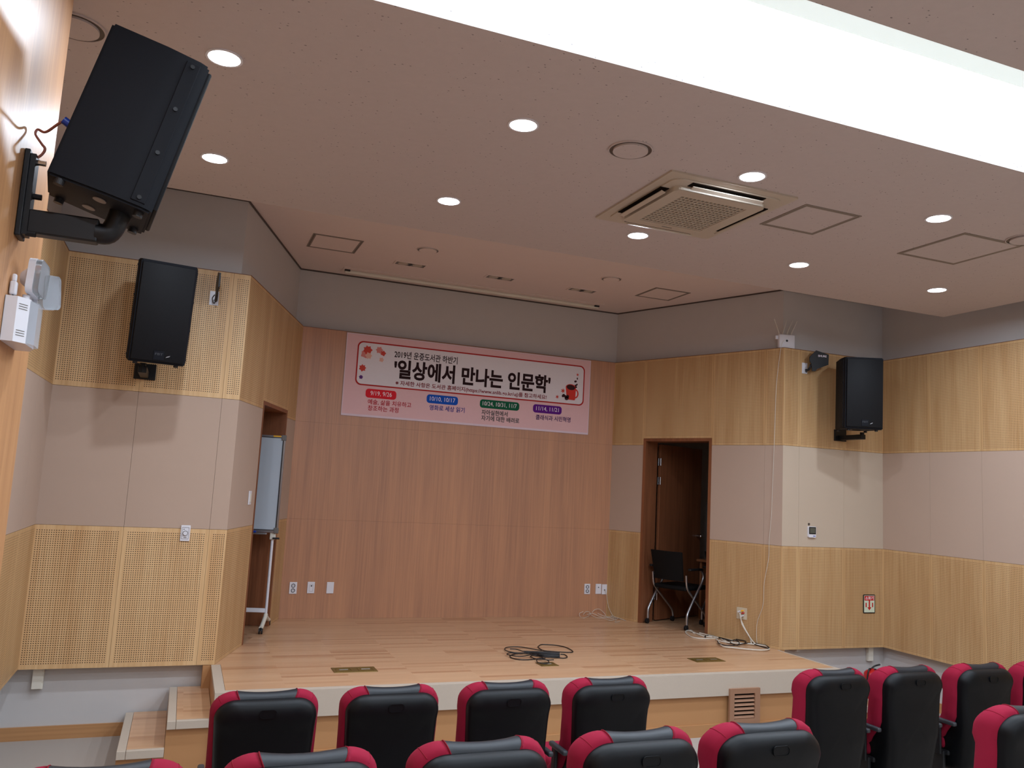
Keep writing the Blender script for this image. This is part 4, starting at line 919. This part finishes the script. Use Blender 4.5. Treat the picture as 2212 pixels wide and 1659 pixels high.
def make_seat(label, x, y, z, group):
    t_ = thing('auditorium_chair', label, 'chair', (x, y, z), group=group)
    CW = .255
    XS = (.142, .10, .05, 0, -.05, -.10, -.142)
    O = seat_outline(CW, .245, .31, .977, .115, XS)
    yb = lambda X_, Z_: spine(Z_)+.004
    def yf(X_, Z_):
        u = min(1, abs(X_)/CW); return spine(Z_)+.075+.065*u**2.2+(.02 if Z_ > .8 else 0)
    R = pad_rings(O, yb, yf, PROF, .66)
    R = [[(a, b, c_-(.009*max(0, 1-(a/.15)**2) if c_ > .90 else 0)*min(1, max(0, (c_-.90)/.05))) for a, b, c_ in r] for r in R]
    i0 = 10; i1 = 10+len(XS)+1   # faces between outline points i0..i1 lie over the headrest
    def is_head(i, j): return i0 < i < i1-1 and 4 <= j <= 12 if i >= 0 else False
    me = pad_mesh(R, lambda i, j: not is_head(i, j)); me.name = 'backrest_cushion'; cu = link('backrest_cushion', me, 'red', t_, smooth=True)
    R2 = [[(a*1.0, b+.001, c_+.001) for a, b, c_ in r] for r in R]
    me = pad_mesh(R2, lambda i, j: is_head(i, j)); me.name = 'headrest_pad'; hp = link('headrest_pad', me, 'blackgloss', cu, smooth=True)
    for sx in (1, -1):
        col = [R[j][i0+1 if sx > 0 else i1-1] for j in range(4, 13)]
        m_ = MB(); m_.tube([(a, b, c_+.0015) for a, b, c_ in col], .0022, 6); m_.build('piping', 'redseam', cu, smooth=True)
        idx = 5 if sx > 0 else i1+5
        col = [R[j][idx] for j in range(5, 13)]
        m_ = MB(); m_.tube(col, .0016, 6); m_.build('seam', 'redseam', cu, smooth=True)
    O = seat_outline(.238, .207, .24, .948, .10)
    yb = lambda X_, Z_: spine2(Z_)-.036-.022*max(0, 1-(X_/.24)**2)-.012*math.exp(-((Z_-.86)/.05)**2)
    yf = lambda X_, Z_: spine(Z_)+.03
    PR = [(.05, 0), (.3, 0), (.5, 0), (.7, 0), (.8, .0), (.88, .03), (.94, .12), (.975, .28), (.995, .5), (1.0, .75), (1.0, .9), (.97, 1), (.5, 1), (.05, 1)]
    me = pad_mesh(pad_rings(O, yb, yf, PR, .62)); me.name = 'backrest_shell'; sh = link('backrest_shell', me, 'shell', t_, smooth=True)
    zc_ = .892; yy = yb(0, zc_)
    Xs = Matrix(((1, 0, 0, .0), (0, 0, -1, yy+.001), (0, 1, 0, zc_), (0, 0, 0, 1)))
    m_ = MB(); m_.ring(rrect(-.04, .04, -.020, .020, .017, 6), rrect(-.0365, .0365, -.0165, .0165, .0145, 6), .0035, Xs); m_.build('handle_rim', 'shell', sh)
    m_ = MB(); m_.prism(rrect(-.0365, .0365, -.0165, .0165, .0145, 6), .0012, Xs); m_.build('handle_recess', 'shell', sh)
    m_ = MB(); m_.box((-.235, .13, .385), (.235, .60, .475), bev=.035, seg=4); m_.build('seat_cushion', 'red', t_, smooth=True)
    m_ = MB(); m_.box((-.225, .10, .35), (.225, .58, .385), bev=.012); m_.build('seat_pan', 'black', t_, smooth=True)
    for sx in (-1, 1):
        x_ = sx*.266
        m_ = MB(); m_.box((x_-.016, .0, .572), (x_+.016, .20, .60), bev=.01, seg=3); m_.build('armrest', 'armgrey', t_, smooth=True)
        m_ = MB(); m_.box((x_-.010, .12, .36), (x_+.010, .17, .575), bev=.006); m_.box((sx*.235-.012, .12, .03), (sx*.235+.012, .26, .38), bev=.006); m_.box((sx*.235-.02, .06, 0), (sx*.235+.02, .34, .03), bev=.006); m_.build('leg', 'black', t_)
        m_ = MB(); m_.box((min(x_, sx*.22), .16, .36), (max(x_, sx*.22), .22, .372)); m_.build('hinge_arm', 'black', t_)
    return t_
G1, G2 = 'front row of red and black seats', 'second row of red and black seats'
FR, SR = ZF, ZF+.15
s0 = make_seat('red and black seat in the front row, leftmost, in front of the stage left corner', .475, 4.25, FR, G1)
for x, l in ((1.095, 'red and black seat in the front row, second from the left'), (1.73, 'red and black seat in the front row, third from the left'), (2.35, 'red and black seat in the front row, last before the aisle, left of the vent'),
             (3.968, 'red and black seat in the front row, first right of the aisle'), (4.592, 'red and black seat in the front row, in front of the fire extinguisher'), (5.256, 'red and black seat in the front row, third right of the aisle'), (5.89, 'red and black seat in the front row, cut by the right photo edge')):
    dup(s0, l, (x, 4.25, FR), group=G1)
for x, l in ((-.15, 'red and black seat in the second row, leftmost, beside the left wall'), (.45, 'red and black seat in the second row, second from the left'), (1.07, 'red and black seat in the second row, third from the left'), (1.70, 'red and black seat in the second row, fourth from the left'),
             (2.29, 'red and black seat in the second row, last before the aisle, below the vent'), (3.83, 'red and black seat in the second row, right of the aisle at the photo corner')):
    dup(s0, l, (x, 2.83, SR), group=G2)
